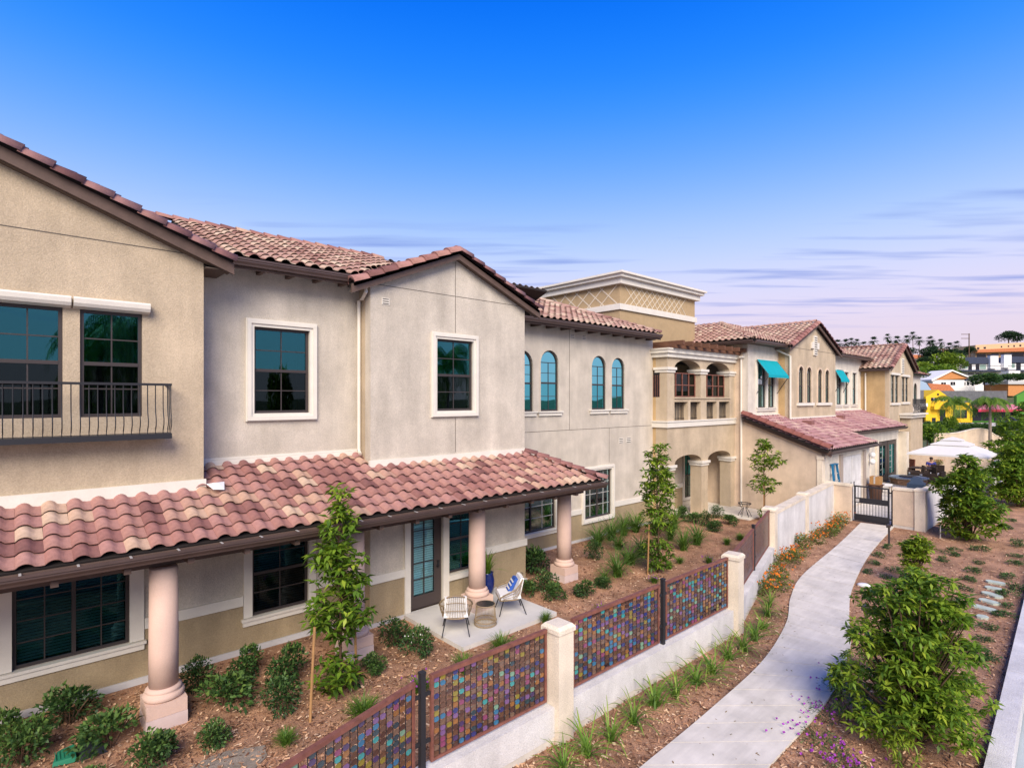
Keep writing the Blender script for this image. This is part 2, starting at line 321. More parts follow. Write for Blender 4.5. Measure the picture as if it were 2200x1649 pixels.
def roof(name, O, e, s, poly, parent, m=TILE, single=False, deck=.09, lift=.0):
    """O eave origin, e along the eave, s up the slope (unit vectors); poly in (u, v) on the slope"""
    O, e, s = Vector(O), Vector(e).normalized(), Vector(s).normalized(); n = e.cross(s).normalized()
    if n.z < 0: n = -n
    mb = MB(); top = [O+e*u+s*v for u, v in poly]; mb.loft([p-n*deck for p in top], [p-n*.004 for p in top]); rf = mb.build(name, UNDER, parent)
    us = [p[0] for p in poly]; vs = [p[1] for p in poly]; R = Matrix((e, s, n)).transposed(); hand = e.cross(s).dot(n)
    vq = 0; r = 0; vmax = max(vs)
    while vq < vmax-.02:
        k = 0; u = min(us)+TW/2
        while u < max(us):
            if inpoly((u, vq+.10), poly) or inpoly((u, vq+.02), poly) and inpoly((u, vq+.10), poly):
                p = O+e*u+s*vq+n*(lift+random.uniform(-.004, .004)); rot = random.uniform(-.012, .012); tint = random.randrange(12)
                if random.random() < .55: tint = (int((math.sin(u*.9+r*.7)+1)*2.6+1+random.randrange(6))) % 12
                if single:
                    o = link('roof_tile', tile_variant(m, tint), rf); M = Matrix.Translation(p-OFF[rf]) @ (R @ Matrix.Rotation(rot, 3, 'Z')).to_4x4(); o.matrix_local = M
                else:
                    Rn = np.array(R @ Matrix.Rotation(rot, 3, 'Z')); STUFF.setdefault(m.name, [[], [], m, parent]); A = STUFF[m.name]; A[0].append(TV @ Rn.T + np.array(p-OFF[parent])); A[1].append(tint/11.0)
            u += TW; k += 1
        vq += TL; r += 1
    return rf
def flush_tiles():
    for key, (Vs, ts, m, parent) in STUFF.items():
        V = np.concatenate(Vs); nv = len(TV); Fq = np.concatenate([TF+i*nv for i in range(len(Vs))]); t = np.repeat(ts, len(TF))
        link('roof_tile', npmesh('roof_tile', V, Fq, t, m), parent, kind='stuff', label='rows of small barrel tiles on the upper and far roofs')
CAPM = {}
def caps(p, q, parent, m=TILE, r=.105, step=.36, up=(0, 0, 1), dark=True):
    p, q = Vector(p), Vector(q); d = (q-p); L = d.length; d.normalize(); n = max(1, round(L/step)); st = L/n
    a = d.cross(Vector(up)).normalized(); b = a.cross(d).normalized()
    if b.z < 0: b = -b
    for i in range(n):
        kk = random.choice([0, 1, 2, 3, 1, 3]) if dark else random.randrange(6)
        key = (m.name, round(r, 3), round(st, 3), kk)
        if key not in CAPM:
            V = []; ns = 7
            for y, rr, h in ((0, r*1.12, .012), (st+.03, r*.95, -.01), (.0, r*.93, -.012)):
                V += [(rr*math.cos(math.pi*j/ns), y, rr*.95*math.sin(math.pi*j/ns)+h-.02) for j in range(ns+1)]
            c = ns+1; Fq = [(j, j+1, c+j+1, c+j) for j in range(ns)]+[(2*c+j, 2*c+j+1, j+1, j) for j in range(ns)]
            CAPM[key] = npmesh('ridge_tile', np.array(V), np.array(Fq), np.full(len(Fq), kk/5*.9), m); CAPM[key].polygons.foreach_set('use_smooth', [True]*ns+[False]*ns)
        o = link('ridge_tile', CAPM[key], parent); R = Matrix((a, d, b)).transposed(); o.matrix_local = Matrix.Translation(p+d*st*i-OFF[parent]+Vector((random.uniform(-.006, .006), 0, random.uniform(-.005, .005)))) @ R.to_4x4()

# ------------------------------------------------------------------ the big building
B = thing('apartment_building', 'long two storey tan and grey stucco building with red tile roofs and a column porch', 'building', (6, 12, 0))
yT, yR, yB, yL, yRT = 11.5, 12.25, 11.7, 12.3, 13.6          # wall planes: tan bay, recess, gable bay, ground floor, right wall
fT, fR, fB, fL, fRT = Fr('y', yT), Fr('y', yR), Fr('y', yB), Fr('y', yL), Fr('y', yRT)
def tr_box(name, boxes, m=TRIM, parent=B, label=None):
    for b in boxes: o = MB().box(*b).build(name, m, parent, label=label)
    return o
# tan gable bay, upper floor
zr = lambda x: 7.95+(2.65-x)*.383
wall('wall', fT, [(-6, 3.55), (2.65, 3.55), (2.65, zr(2.65)), (-3.2, zr(-3.2)), (-6, zr(-3.2)-1.07)], [rect(-.25, .61, 4.98, 6.76), rect(.83, 1.69, 4.98, 6.76), rect(-3.2, -2.3, 4.98, 6.76)], ST_TAN, B, label='tan gabled bay wall at far left')
tr_box('wall', [(2.40, 2.65, yT+.251, yR+.1, 3.4, 7.95)], ST_TAN, label='narrow side return of the tan bay')
for a0, c in ((-3.2, False), (-.25, False), (.83, True)):
    a1 = a0+.86 if a0 > -1 else -2.3
    w = window(fT, a0, a1, 4.98, 6.76, B, curtain=c)
    s = MB(); pts = [(0, 0), (-.13, .03), (-.16, .08), (-.17, .15), (-.14, .18), (0, .19)]
    s.loft([(a0-.09, yT+y, 6.755+z) for y, z in pts], [(a1+.10, yT+y, 6.755+z) for y, z in pts]); s.build('header', TRIM, w, smooth=False)
tr_box('joint', [(-6, 2.64, yT-.004, yT+.001, 7.925, 7.94)], JOINT)
tr_box('base_trim', [(-6, 2.68, yT-.06, yT, 3.56, 3.80)])
# balcony rail in front of the two left windows
rl = MB(); yj = yT-.40; rl.box(-4, 2.06, yj-.02, yj+.02, 5.51, 5.55); rl.box(2.03, 2.065, yj+.021, yT-.001, 5.51, 5.55)
rail = rl.build('balcony_railing', IRON, B)
tr = MB(); tr.box(-4, 2.06, yj-.03, yT-.001, 4.60, 4.69); tr.build('tray', IRON, rail)
bz = [(5.51, 0), (5.2, 0), (5.05, -.02), (4.93, -.075), (4.84, -.07), (4.76, -.01), (4.69, 0)]
bal = MB(); bal.tube([(0, y, z) for z, y in bz], .0085, 5); OFF[rail] = Vector((6, 12, 0))
b0 = None
for k in range(36):
    x = 2.045-.113*k
    if b0 is None: b0 = bal.build('baluster', IRON, rail); b0.location = (x-6+6, yj-12+12, 0)
    o = b0 if k == 0 else b0.copy()
    if k: COL.objects.link(o)
    o.location = (x, yj, 0)
for k in range(2):
    o = b0.copy(); COL.objects.link(o); o.location = (2.045, yj+.13*(k+1), 0); o.rotation_euler = (0, 0, 0)
# recessed wall
wall('wall', fR, rect(2.4, 6.4, 3.3, 8.15), [rect(3.76, 4.94, 4.98, 6.8)], ST_GREY, B, label='recessed grey stucco wall')
window(fR, 3.76, 4.94, 4.98, 6.8, B, trim=.165)
tr_box('base_trim', [(2.66, 6.14, yR-.07, yR, 3.90, 3.99), (2.66, 6.14, yR-.045, yR, 3.993, 4.06), (2.66, 6.14, yR-.025, yR, 4.063, 4.1)])
# gable bay, both floors
gz = lambda x: 8.92-abs(x-8.57)*.40
door_h = 2.55
wall('wall', fB, [(6.15, 0), (7.19, 0), (7.19, door_h), (8.15, door_h), (8.15, 0), (11.05, 0), (11.05, gz(11.05)), (8.57, gz(8.57)), (6.15, gz(6.15))],
     [rect(7.97, 9.14, 4.98, 6.81), rect(8.34, 9.26, .78, 2.5)], ST_GREY, B, label='grey gabled bay wall above the porch')
tr_box('wall', [(6.15, 6.40, yB+.251, yL+.3, 0, 7.95)], ST_TAN, label='shaded left side of the gabled bay')
tr_box('wall', [(10.80, 11.05, yB+.251, yRT+.1, 0, 7.9)], ST_GREY, label='right side of the gabled bay')
window(fB, 7.97, 9.14, 4.98, 6.81, B, trim=.16)
window(fB, 8.34, 9.26, .78, 2.5, B, blind=.95, low=GLASS, label='window beside the glazed door')
tr_box('joint', [(6.16, 11.04, yB-.004, yB+.001, 7.945, 7.958), (8.563, 8.577, yB-.004, yB+.001, 7.96, 8.85), (8.563, 8.577, yB-.004, yB+.001, 7.0, 7.943), (8.563, 8.577, yB-.004, yB+.001, 3.9, 4.79)], JOINT)
tr_box('base_trim', [(6.10, 11.08, yB-.06, yB, 3.70, 3.86)])
tr_box('wainscot', [(6.12, 7.03, yB-.02, yB-.001, .09, 1.0), (8.37, 8.80, yB-.02, yB-.001, .1, .6), (8.815, 9.25, yB-.02, yB-.001, .1, .6), (9.42, 11.07, yB-.02, yB-.001, .09, 1.05)], ST_WAINS)
tr_box('wainscot', [(6.13, 6.149, yB-.0, yL, .1, 1.0)], ST_WAINS)
tr_box('band', [(6.09, 7.03, yB-.06, yB, 1.0, 1.19), (9.42, 11.1, yB-.06, yB, 1.055, 1.25), (6.09, 6.149, yB+.001, yL-.06, 1.0, 1.19)])
tr_box('door_trim', [(7.03, 7.19, yB-.07, yB, .1, 2.7), (8.15, 8.33, yB-.07, yB, .1, 2.7), (9.26, 9.42, yB-.07, yB, .1, 2.7), (8.331, 9.259, yB-.09, yB, .62, .76)])
dm = MB(); fb(dm, fB, 7.19, 8.15, .10, .42, .04, .09); fb(dm, fB, 7.19, 7.34, .42, door_h, .04, .09); fb(dm, fB, 7.94, 8.15, .42, door_h, .04, .09); fb(dm, fB, 7.34, 7.94, 2.42, door_h, .04, .09)
door = dm.build('door', mat('dark_brown_door', (.06, .046, .044), .5), B)
p = MB(); fb(p, fB, 7.34, 7.94, .42, 2.42, .06, .066); p.build('pane', glass('clear_door_glass', (.85, .97, .97), (.25, .62, .72), .03), door)
p = MB(); fb(p, fB, 7.625, 7.655, .42, 2.42, .045, .058)
for k in range(1, 5): fb(p, fB, 7.34, 7.625, .42+.4*k-.012, .42+.4*k+.012, .046, .058); fb(p, fB, 7.655, 7.94, .42+.4*k-.012, .42+.4*k+.012, .046, .058)
p.build('muntin', BRONZE, door)
p = MB(); z = .45
while z < 2.4: p.quad(fB(7.35, z, .075), fB(7.93, z, .075), fB(7.93, z+.04, .10), fB(7.35, z+.04, .10)); z += .056
p.build('blind', mat('pale_blind', (.80, .85, .84), .6), door)
p = MB(); fb(p, fB, 8.03, 8.07, 1.0, 1.2, .02, .039); p.tube([fB(8.05, 1.08, .02), fB(8.05, 1.08, -.03), fB(7.95, 1.08, -.035)], .012, 6); p.tube([fB(8.05, 1.16, .03), fB(8.05, 1.16, .0)], .028, 8); p.build('handle', IRON, door)
p = MB(); fb(p, fB, 7.15, 8.19, 0, 2.6, .5, .53); p.build('interior', INTER, door)
def vent(fr, a0, a1, b0, b1, n=3):
    mb = MB(); fb(mb, fr, a0, a1, b0, b1, -.012, -.001); v = mb.build('wall_vent', TRIM, B); s = MB(); h = (b1-b0)/n
    for k in range(n): fb(s, fr, a0+.02, a1-.02, b0+h*k+h*.3, b0+h*k+h*.7, -.016, -.0125)
    s.build('slot', JOINT, v)
vent(fB, 6.44, 6.64, 7.50, 7.66); vent(fRT, 15.14, 15.36, 7.50, 7.66); vent(fRT, 15.78, 16.0, 7.50, 7.66); vent(fRT, 18.02, 18.3, 3.5, 3.72); vent(fRT, 18.5, 18.82, 3.5, 3.72)
# ground floor wall under the porch
wall('wall', fL, rect(-6, 6.3, 0, 3.6), [rect(0.0, 1.61, .80, 2.35), rect(3.74, 4.94, .72, 2.45), rect(-4, -2.4, .8, 2.35)], ST_GREY, B, label='ground floor wall in the shade of the porch')
window(fL, 0, 1.61, .80, 2.35, B, style='slide', blind=.98, sill=.22, gl=GLASSG); window(fL, -4, -2.4, .8, 2.35, B, style='slide', sill=.22, gl=GLASSG)
window(fL, 3.74, 4.94, .72, 2.45, B, sill=.19, blind=1.0, gl=GLASSG)
tr_box('side_trim', [(-.22, -.0, yL-.05, yL, .81, 2.6), (1.61, 1.83, yL-.05, yL, .81, 2.6), (3.57, 3.74, yL-.05, yL, .73, 2.6), (4.94, 5.10, yL-.05, yL, .73, 2.6)])
tr_box('wainscot', [(-2.2, -.23, yL-.02, yL-.001, .12, 1.0), (-.229, 1.839, yL-.02, yL-.001, .12, .63), (1.84, 3.56, yL-.02, yL-.001, .12, 1.0), (3.561, 5.11, yL-.02, yL-.001, .12, .55), (5.111, 6.13, yL-.02, yL-.001, .12, 1.0)], ST_WAINS)
tr_box('band', [(1.84, 3.56, yL-.055, yL, 1.0, 1.20), (5.11, 6.08, yL-.055, yL, 1.0, 1.20), (-2.2, -.23, yL-.055, yL, 1.0, 1.2)])
tr_box('foundation', [(-6, 6.09, yL-.06, yL, -.1, .118), (6.10, 7.03, yB-.06, yB, -.1, .089), (9.43, 11.1, yB-.06, yB, -.1, .089), (11.1, 20.2, yRT-.05, yRT, -.1, .09)], mat('foundation', (.5, .49, .5), .9, var=.1))
# right hand wall with the arched pairs
arches = [(12.2, 13.24, 4.86, 6.94), (13.6, 14.51, 4.86, 7.0), (16.34, 17.21, 4.88, 6.95), (17.56, 18.41, 4.88, 6.93)]
wall('wall', fRT, rect(11.05, 20.4, 0, 8.1), [arch(*a) for a in arches]+[rect(12.0, 14.34, .72, 2.45), rect(15.91, 17.53, .76, 2.56)], ST_GREY, B, label='grey wall with four arched windows')
for a in arches:
    w = window(fRT, *a, B, archtop=True, blind=.74, gl=GLASSA, low=GLASS)
    s = MB(); fb(s, fRT, a[0]-.12, a[1]+.12, a[2]-.16, a[2]-.05, -.06, -.001); fb(s, fRT, a[0]-.16, a[1]+.16, a[2]-.049, a[2], -.10, -.001); s.build('sill', TRIM, w)
    s = MB(); ring(s, fRT, arch(a[0]-.04, a[1]+.04, a[2]+.002, a[3]+.04), arch(a[0]+.005, a[1]-.005, a[2]+.002, a[3]-.005), -.012, .0); s.build('trim', ST_GREY, w)
window(fRT, 12.0, 14.34, .72, 2.45, B, style='slide', munt=MUNT, gl=GLASSD, sill=.12); window(fRT, 15.91, 17.53, .76, 2.56, B, style='slide', munt=MUNT, gl=GLASSD, trim=.16)
tr_box('side_trim', [(14.345, 14.5, yRT-.05, yRT, .66, 2.6)])
tr_box('band', [(14.505, 15.74, yRT-.055, yRT, 1.02, 1.20), (17.70, 20.35, yRT-.055, yRT, 1.02, 1.22)])
tr_box('wainscot', [(14.505, 15.74, yRT-.02, yRT-.001, .091, 1.019), (17.70, 20.35, yRT-.02, yRT-.001, .091, 1.019), (11.1, 14.504, yRT-.02, yRT-.001, .091, .54), (15.741, 17.699, yRT-.02, yRT-.001, .091, .59)], ST_WAINS)
tr_box('joint', [(11.06, 20.3, yRT-.004, yRT+.001, 4.15, 4.165), (15.08, 15.095, yRT-.004, yRT+.001, 4.17, 7.9), (17.4, 17.415, yRT-.004, yRT+.001, 2.8, 4.148)], JOINT)
# porch: columns, beam, ceiling, roof, gutter
def column(x, y):
    c = MB(); c.lathe(x, y, [(.213, .62), (.213, 1.2), (.204, 2.53)], 24); col = c.build('column', COLPINK, B, smooth=True)
    c = MB(); c.box(x-.285, x+.285, y-.285, y+.285, .215, .43); c.build('plinth', COLPINK, col)
    c = MB(); c.box(x-.29, x+.29, y-.29, y+.29, -.15, .21); c.build('plinth', mat('pale_plinth', (.55, .44, .42), .9, var=.1, bump=.2), col)
    c = MB(); c.lathe(x, y, [(.285, .432), (.30, .46), (.30, .50), (.275, .53), (.25, .535), (.262, .56), (.262, .585), (.235, .605), (.218, .62)], 24); c.build('base', COLPINK, col, smooth=True)
for x, y in ((1.85, 10.58), (5.27, 10.72), (8.60, 10.83), (12.03, 11.05)): column(x, y)
tr_box('porch_beam', [(-6, 12.45, 10.66, 10.98, 2.53, 2.729)], FASCIA); tr_box('porch_ceiling', [(-6, 12.6, 10.1, yL+.02, 2.73, 2.78)], SOFFIT)
PS = .45; pl = math.sqrt(1+PS*PS); ye, ze = 10.02, 2.955
P2 = lambda x, y: (x+4, (y-ye)*pl)
roof('porch_roof', (-4, ye, ze), (1, 0, 0), (0, 1, PS), [P2(-4, ye), P2(12.6, ye), P2(10.98, 11.68), P2(6.16, 11.68), P2(6.16, 12.24), P2(2.66, 12.24), P2(2.66, 11.48), P2(-4, 11.48)], B, single=True)
pr = [o for o in COL.objects if o.name.startswith('porch_roof')][0]
roof('porch_hip', (12.62, 10.02, ze), (0, 1, 0), (-1, 0, PS), [(0, 0), (3.57, 0), (3.57, 1.7), (1.66, 1.8)], B)
caps((12.66, 9.97, ze+.06), (11.05, 11.66, 3.80), pr)
def gutter(p, q, n, name='gutter', clips=True, h=.15):
    p, q, n = Vector(p), Vector(q), Vector(n); mb = MB()
    pr_ = [(0, 0), (.075, 0), (.085, .03), (.115, .075), (.115, .10), (.13, .11), (.13, h), (.115, h), (.11, .115), (0, .04)]
    mb.loft([p+n*a+Vector((0, 0, b)) for a, b in pr_], [q+n*a+Vector((0, 0, b)) for a, b in pr_]); g = mb.build(name, GUTTER, B)
    if clips:
        c = MB(); L = (q-p).length; k = .5
        while k < L: s = p+(q-p)*(k/L); c.bar(s+n*.0+Vector((0, 0, h+.004)), s+n*.13+Vector((0, 0, h+.004)), .03, .006); k += .62
        c.build('clip', MUNT, g, kind='stuff')
    return g
gutter((-6, 10.02, 2.77), (12.62, 10.02, 2.77), (0, -1, 0)); tr_box('fascia', [(-6, 12.64, 10.021, 10.06, 2.765, 2.92)], FASCIA)
tr_box('bracket', [(x, x+.09, 10.07, 10.6, 2.64, 2.729) for x in [-3+.85*k for k in range(18)]], FASCIA)
fl = MB(); fl.add([(2.66, 11.35, 3.72), (2.95, 11.30, 3.74), (2.9, 11.1, 3.62), (2.72, 11.12, 3.64), (2.8, 11.2, 3.75)], [(0, 1, 4), (1, 2, 4), (2, 3, 4), (3, 0, 4)]); fl.build('torn_flashing', WHITE, pr)
dp = MB(); dp.tube([(6.02, 11.66, 7.86), (6.02, 11.66, 7.74), (6.08, 11.95, 7.62), (6.08, 12.13, 7.6), (6.08, 12.13, 4.1), (6.05, 12.0, 4.0)], .042, 6)
dp.build('downspout', TRIM, B)
# upper roofs
def rake(p, q, n, parent=None, h=.20):      # sloping barge board with cap tiles
    p, q, n = Vector(p), Vector(q), Vector(n); mb = MB(); z = Vector((0, 0, 1))
    mb.loft([p, p+n*.05, p+n*.05+z*h, p+z*h], [q, q+n*.05, q+n*.05+z*h, q+z*h]); r = mb.build('rake_board', FASCIA, B)
    caps(p+z*(h+.035)+n*.02, q+z*(h+.035)+n*.02, r, r=.155, step=.40)
rs = .4; rl_ = math.sqrt(1+rs*rs)
roof('main_roof', (2.9, 11.75, 8.09), (1, 0, 0), (0, 1, rs), [(0, 0), (2.95, 0), (5.6, 3.0), (5.6, 3.85*rl_), (0, 3.85*rl_)], B, m=TILE2)
roof('roof_back', (2.9, 19.4, 8.10), (1, 0, 0), (0, -1, rs), [(0, 0), (13, 0), (13, 3.85*rl_), (0, 3.85*rl_)], B, m=TILE2)
mr0 = [o for o in COL.objects if o.name.startswith('main_roof')][0]
caps((1.5, 15.6, 9.68), (8.6, 15.6, 9.68), mr0, dark=False)
gutter((3.05, 11.72, 7.91), (5.85, 11.72, 7.91), (0, -1, 0), clips=False); tr_box('fascia', [(3.0, 5.9, 11.721, 11.76, 7.86, 8.04)], FASCIA)
tr_box('soffit', [(2.66, 6.14, 11.77, 12.24, 8.0, 8.05)], SOFFIT)
tr_box('rafter_tail', [(x, x+.08, 11.78, 12.23, 7.88, 7.999) for x in (3.2, 3.8, 4.4, 5.0, 5.6)], FASCIA)
roof('tan_bay_roof', (3.1, 11.3, 7.93), (0, 1, 0), (-1, 0, .383), [(0, 0), (5, 0), (5, 6.75), (0, 6.75)], B)
rake((3.12, 11.34, 7.63), (-3.3, 11.34, 10.09), (0, -1, 0), h=.2); tr_box('soffit', [(2.66, 3.05, 11.36, 14, 7.70, 7.72)], SOFFIT)
sp = MB(); sp.loft([(3.05, 11.35, 7.65), (3.05, 11.5, 7.65), (3.05, 11.5, 7.69), (3.05, 11.35, 7.69)], [(-3.3, 11.35, 10.08), (-3.3, 11.5, 10.08), (-3.3, 11.5, 10.12), (-3.3, 11.35, 10.12)]); sp.build('soffit', SOFFIT, B)
s2 = .42; s2l = math.sqrt(1+s2*s2)
roof('bay_roof', (5.62, 11.5, 7.88), (0, 1, 0), (1, 0, s2), [(0, 0), (.3, 0), (2.9, 2.93*s2l), (0, 2.93*s2l)], B)
roof('bay_roof', (11.48, 11.5, 7.88), (0, 1, 0), (-1, 0, s2), [(0, 0), (.9, 0), (3.2, 2.93*s2l), (0, 2.93*s2l)], B)
rake((5.6, 11.55, 7.64), (8.55, 11.55, 8.87), (0, -1, 0)); rake((11.5, 11.55, 7.64), (8.55, 11.55, 8.87), (0, -1, 0))
sp = MB()
for xe in (5.64, 11.46): sp.loft([(xe, 11.56, 7.68), (xe, 11.70, 7.68), (xe, 11.70, 7.72), (xe, 11.56, 7.72)], [(8.55, 11.56, 8.9), (8.55, 11.70, 8.9), (8.55, 11.70, 8.94), (8.55, 11.56, 8.94)])
sp.build('soffit', SOFFIT, B)
caps((8.55, 11.6, 9.15), (8.55, 14.6, 9.15), mr0)
roof('main_roof', (9.0, 13.1, 8.0), (1, 0, 0), (0, 1, rs), [(0, 0), (11.15, 0), (7.4, 4.0*rl_), (0, 4.0*rl_)], B, m=TILE2)
roof('roof_hip', (20.15, 13.1, 8.0), (0, 1, 0), (-1, 0, rs), [(0, 0), (8, 0), (4.0, 4.0*rl_)], B, m=TILE2)
caps((20.2, 13.05, 8.06), (16.42, 17.1, 9.68), mr0, dark=False, m=TILE2); caps((9.0, 17.1, 9.66), (16.4, 17.1, 9.66), mr0, dark=False, m=TILE2)
gutter((11.5, 13.07, 7.82), (20.15, 13.07, 7.82), (0, -1, 0), clips=False); tr_box('fascia', [(11.2, 20.2, 13.071, 13.11, 7.76, 7.96)], FASCIA); tr_box('soffit', [(11.06, 20.2, 13.12, 13.59, 7.86, 7.9)], SOFFIT)
tr_box('rafter_tail', [(x, x+.08, 13.13, 13.58, 7.74, 7.859) for x in [11.6+.75*k for k in range(12)]], FASCIA)
# tower
tw = tr_box('tower', [(19.95, 26.3, 15.0, 24.2, 6.5, 10.55)], mat('tower_stucco', (.40, .29, .165), .92, var=.08, bump=.4, fine=.08))
tr_box('cornice', [(19.75, 26.5, 14.8, 24.4, 10.36, 10.62), (19.60, 26.65, 14.65, 24.55, 10.621, 10.76), (19.5, 26.75, 14.55, 24.65, 10.761, 10.85)], TRIM, tw)
tr_box('band', [(19.87, 26.38, 14.92, 24.28, 9.24, 9.50)], TRIM, tw)
la = MB()
for k in range(11):
    x = 20.1+.42*k+.2; h = .82
    if x+.9 < 26.25: la.bar((x, 14.993, 9.52), (x+.9, 14.993, 10.34), .035, .012, (0, 1, 0)); la.bar((x+.9, 14.989, 9.52), (x, 14.989, 10.34), .035, .012, (0, 1, 0))
for k in range(5):
    y = 15.15+.75*k; la.bar((19.943, y, 9.52), (19.943, y+.95, 10.34), .045, .012, (1, 0, 0)); la.bar((19.939, y+.95, 9.52), (19.939, y, 10.34), .045, .012, (1, 0, 0))
la.build('lattice', mat('lattice_relief', (.62, .54, .42), .8), tw)
# balcony block
yb, xl, xr = 12.9, 20.4, 26.4
fb1, fbl = Fr('y', yb), Fr('x', xl)
def archhole(a0, a1, b0, spring, crown): return [(a0, b0), (a1, b0)]+[((a0+a1)/2+(a1-a0)/2*math.cos(k*math.pi/10), spring+(crown-spring)*math.sin(k*math.pi/10)) for k in range(11)]
ups = [archhole(20.96, 23.14, 5.37, 6.60, 7.0), archhole(23.62, 25.86, 5.37, 6.60, 7.0)]
lows = [(20.96, 22.05), (22.25, 23.14), (23.66, 24.61), (24.83, 25.87)]
e0 = [(20.4, .0), (20.96, .0), (20.96, 2.55)]
def lowarch(a0, a1): return [((a0+a1)/2-(a1-a0)/2*math.cos(k*math.pi/10), 2.52+.32*math.sin(k*math.pi/10)) for k in range(11)]
wall('balcony_wall', fb1, [(xl, 0), (20.98, 0)]+lowarch(20.98, 23.2)+[(23.2, 0), (23.78, 0)]+lowarch(23.78, 25.95)+[(25.95, 0), (xr, 0), (xr, 7.05), (xl, 7.05)], ups+[rect(a, b, 4.36, 5.16) for a, b in lows], ST_TAN, B, thick=.55, label='two storey balcony front with arches')
wall('balcony_wall', fbl, [(yb+.551, 0), (yRT+.02, 0), (yRT+.02, 7.05), (yb+.551, 7.05)], [], ST_TAN_LIT, B, thick=.3)
tr_box('balcony_wall', [(xl, xl+.3, yb, yb+.001, 0, .01)], ST_TAN)
tr_box('balcony_cornice', [(xl-.10, xr-.0, yb-.10, yRT, 7.05, 7.22), (xl-.18, xr, yb-.18, yRT, 7.222, 7.36), (xl-.22, xr, yb-.22, yRT, 7.361, 7.42)], TRIM)
tr_box('band', [(xl-.07, xr, yb-.07, yb-.001, 4.08, 4.30), (xl-.10, xr, yb-.10, yb-.001, 4.301, 4.36), (xl-.07, xl-.001, yb, yRT, 4.08, 4.30), (xl-.10, xl-.001, yb, yRT, 4.301, 4.36)])
tr_box('ledge', [(20.94, 25.9, yb-.05, yb+.56, 5.30, 5.37)], ST_TAN)
for x0, x1, zc in ((20.33, 21.02, 6.55), (23.02, 23.74, 6.55), (25.75, 26.39, 6.55), (20.33, 21.04, 2.4), (23.12, 23.86, 2.4), (25.86, 26.39, 2.4)):
    c = MB(); c.box(x0+.04, x1-.04, yb-.04, yb+.59, zc-.14, zc-.03); c.box(x0, x1, yb-.09, yb+.63, zc-.029, zc+.08); c.build('capital', TRIM, B)
for a, b in lows:
    g = MB(); n = 9
    for k in range(n): x = a+(b-a)*(k+.5)/n; g.bar((x, yb+.2, 4.37), (x, yb+.2, 5.15), .022, .022)
    g.box(a, b, yb+.19, yb+.21, 4.42, 4.45); g.box(a, b, yb+.19, yb+.21, 5.07, 5.1); g.build('grille', IRON, B)
for h, (a, b) in zip(ups, ((20.96, 23.14), (23.62, 25.86))):
    g = MB()
    for k in range(5): x = a+.02+(b-a-.04)*k/4; g.bar((x, yb+.28, 5.37), (x, yb+.28, 6.42), .04, .04)
    for z in (5.40, 5.9, 6.42): g.box(a, b, yb+.262, yb+.298, z-.02, z+.02)
    g.build('window_grid', RUST, B)
    p = MB(); p.box(a, b, yb+.30, yb+.305, 5.38, 6.42); p.build('pane', glass('loggia_glass', (.3, .3, .3), (.38, .42, .42), .06), B)
tr_box('balcony_interior', [(xl+.31, xr, 15.2, 15.4, 3.9, 7.2)], INTER); tr_box('balcony_floor', [(xl+.3, xr, yb+.56, 15.2, 3.6, 3.9)], ST_TAN); tr_box('balcony_ceiling', [(xl+.3, xr, yb+.56, 15.2, 7.0, 7.05)], SOFFIT)
tr_box('added_grille_back', [(xl+.3, xr-.05, yb+.36, yb+.5, 4.32, 5.2)], ST_TAN)  # added panel behind the grilles, its tan stands in for the lit balcony interior
tr_box('side_opening', [(xl-.004, xl, 13.26, 13.58, 5.37, 6.5)], INTER)
g = MB(); [g.box(xl-.02, xl-.006, 13.26+.10*k, 13.275+.10*k, 5.37, 6.3) for k in range(4)]; g.build('window_grid', RUST, B)
pg = MB()
pg.box(xl+.1, xr+.0, 12.6, 12.72, 7.42, 7.55); pg.box(xl+.1, xr, 14.0, 14.12, 7.42, 7.55); pgo = pg.build('pergola', mat('pergola_wood', (.13, .06, .035), .8, var=.2), B)
for k in range(9):
    x = xl+.25+.7*k; r = MB(); r.box(x, x+.14, 12.3, 14.9, 7.551, 7.73); r.build('rafter', mat('pergola_wood', None), pgo)
# entry recess
fe = Fr('y', 14.5)
wall('wall', fe, rect(xl, 28.5, 0, 3.7), [rect(24.4, 25.35, .45, 2.6)], ST_GREY, B, label='shaded wall inside the arched entry'); window(fe, 24.4, 25.35, .45, 2.6, B, trim=.12)
tr_box('wainscot', [(xl, 24.25, 14.48, 14.499, 0, 1.0), (25.5, 28.4, 14.48, 14.499, 0, 1.0)], ST_WAINS); tr_box('band', [(xl, 24.25, 14.45, 14.499, 1.0, 1.2), (25.5, 28.4, 14.45, 14.499, 1.0, 1.2)])
# lean-to side wall and front
flx = Fr('x', xr); zs = lambda y: 3.0+(y-8.6)*.37
wall('wall', flx, [(8.96, 0), (14.4, 0), (14.4, zs(12.26)-.1), (12.26, zs(12.26)-.1), (8.96, zs(8.96)-.1)], [], ST_CREAM, B, thick=.3, label='cream side wall of the lean-to')
tr_box('wall', [(xr, xr+.3, 12.501, 14.6, zs(12.26)-.099, 8.0), (xr, xr+.3, 12.255, 12.4999, zs(12.26)-.099, 4.199)], ST_CREAM, label='cream upper return beside the balcony')
tr_box('corner_trim', [(xr-.03, xr+.3, 8.93, 9.15, 0, 2.62), (xr-.05, xr+.36, 8.86, 9.16, 2.621, 2.78)], ST_POST)
dp = MB(); dp.tube([(26.34, 12.55, 7.3), (26.34, 12.55, 0.1)], .05, 6); dp.box(26.2, 26.46, 12.42, 12.6, 7.28, 7.36); dp.build('downspout', TRIM, B)
fl1 = Fr('y', 8.96)
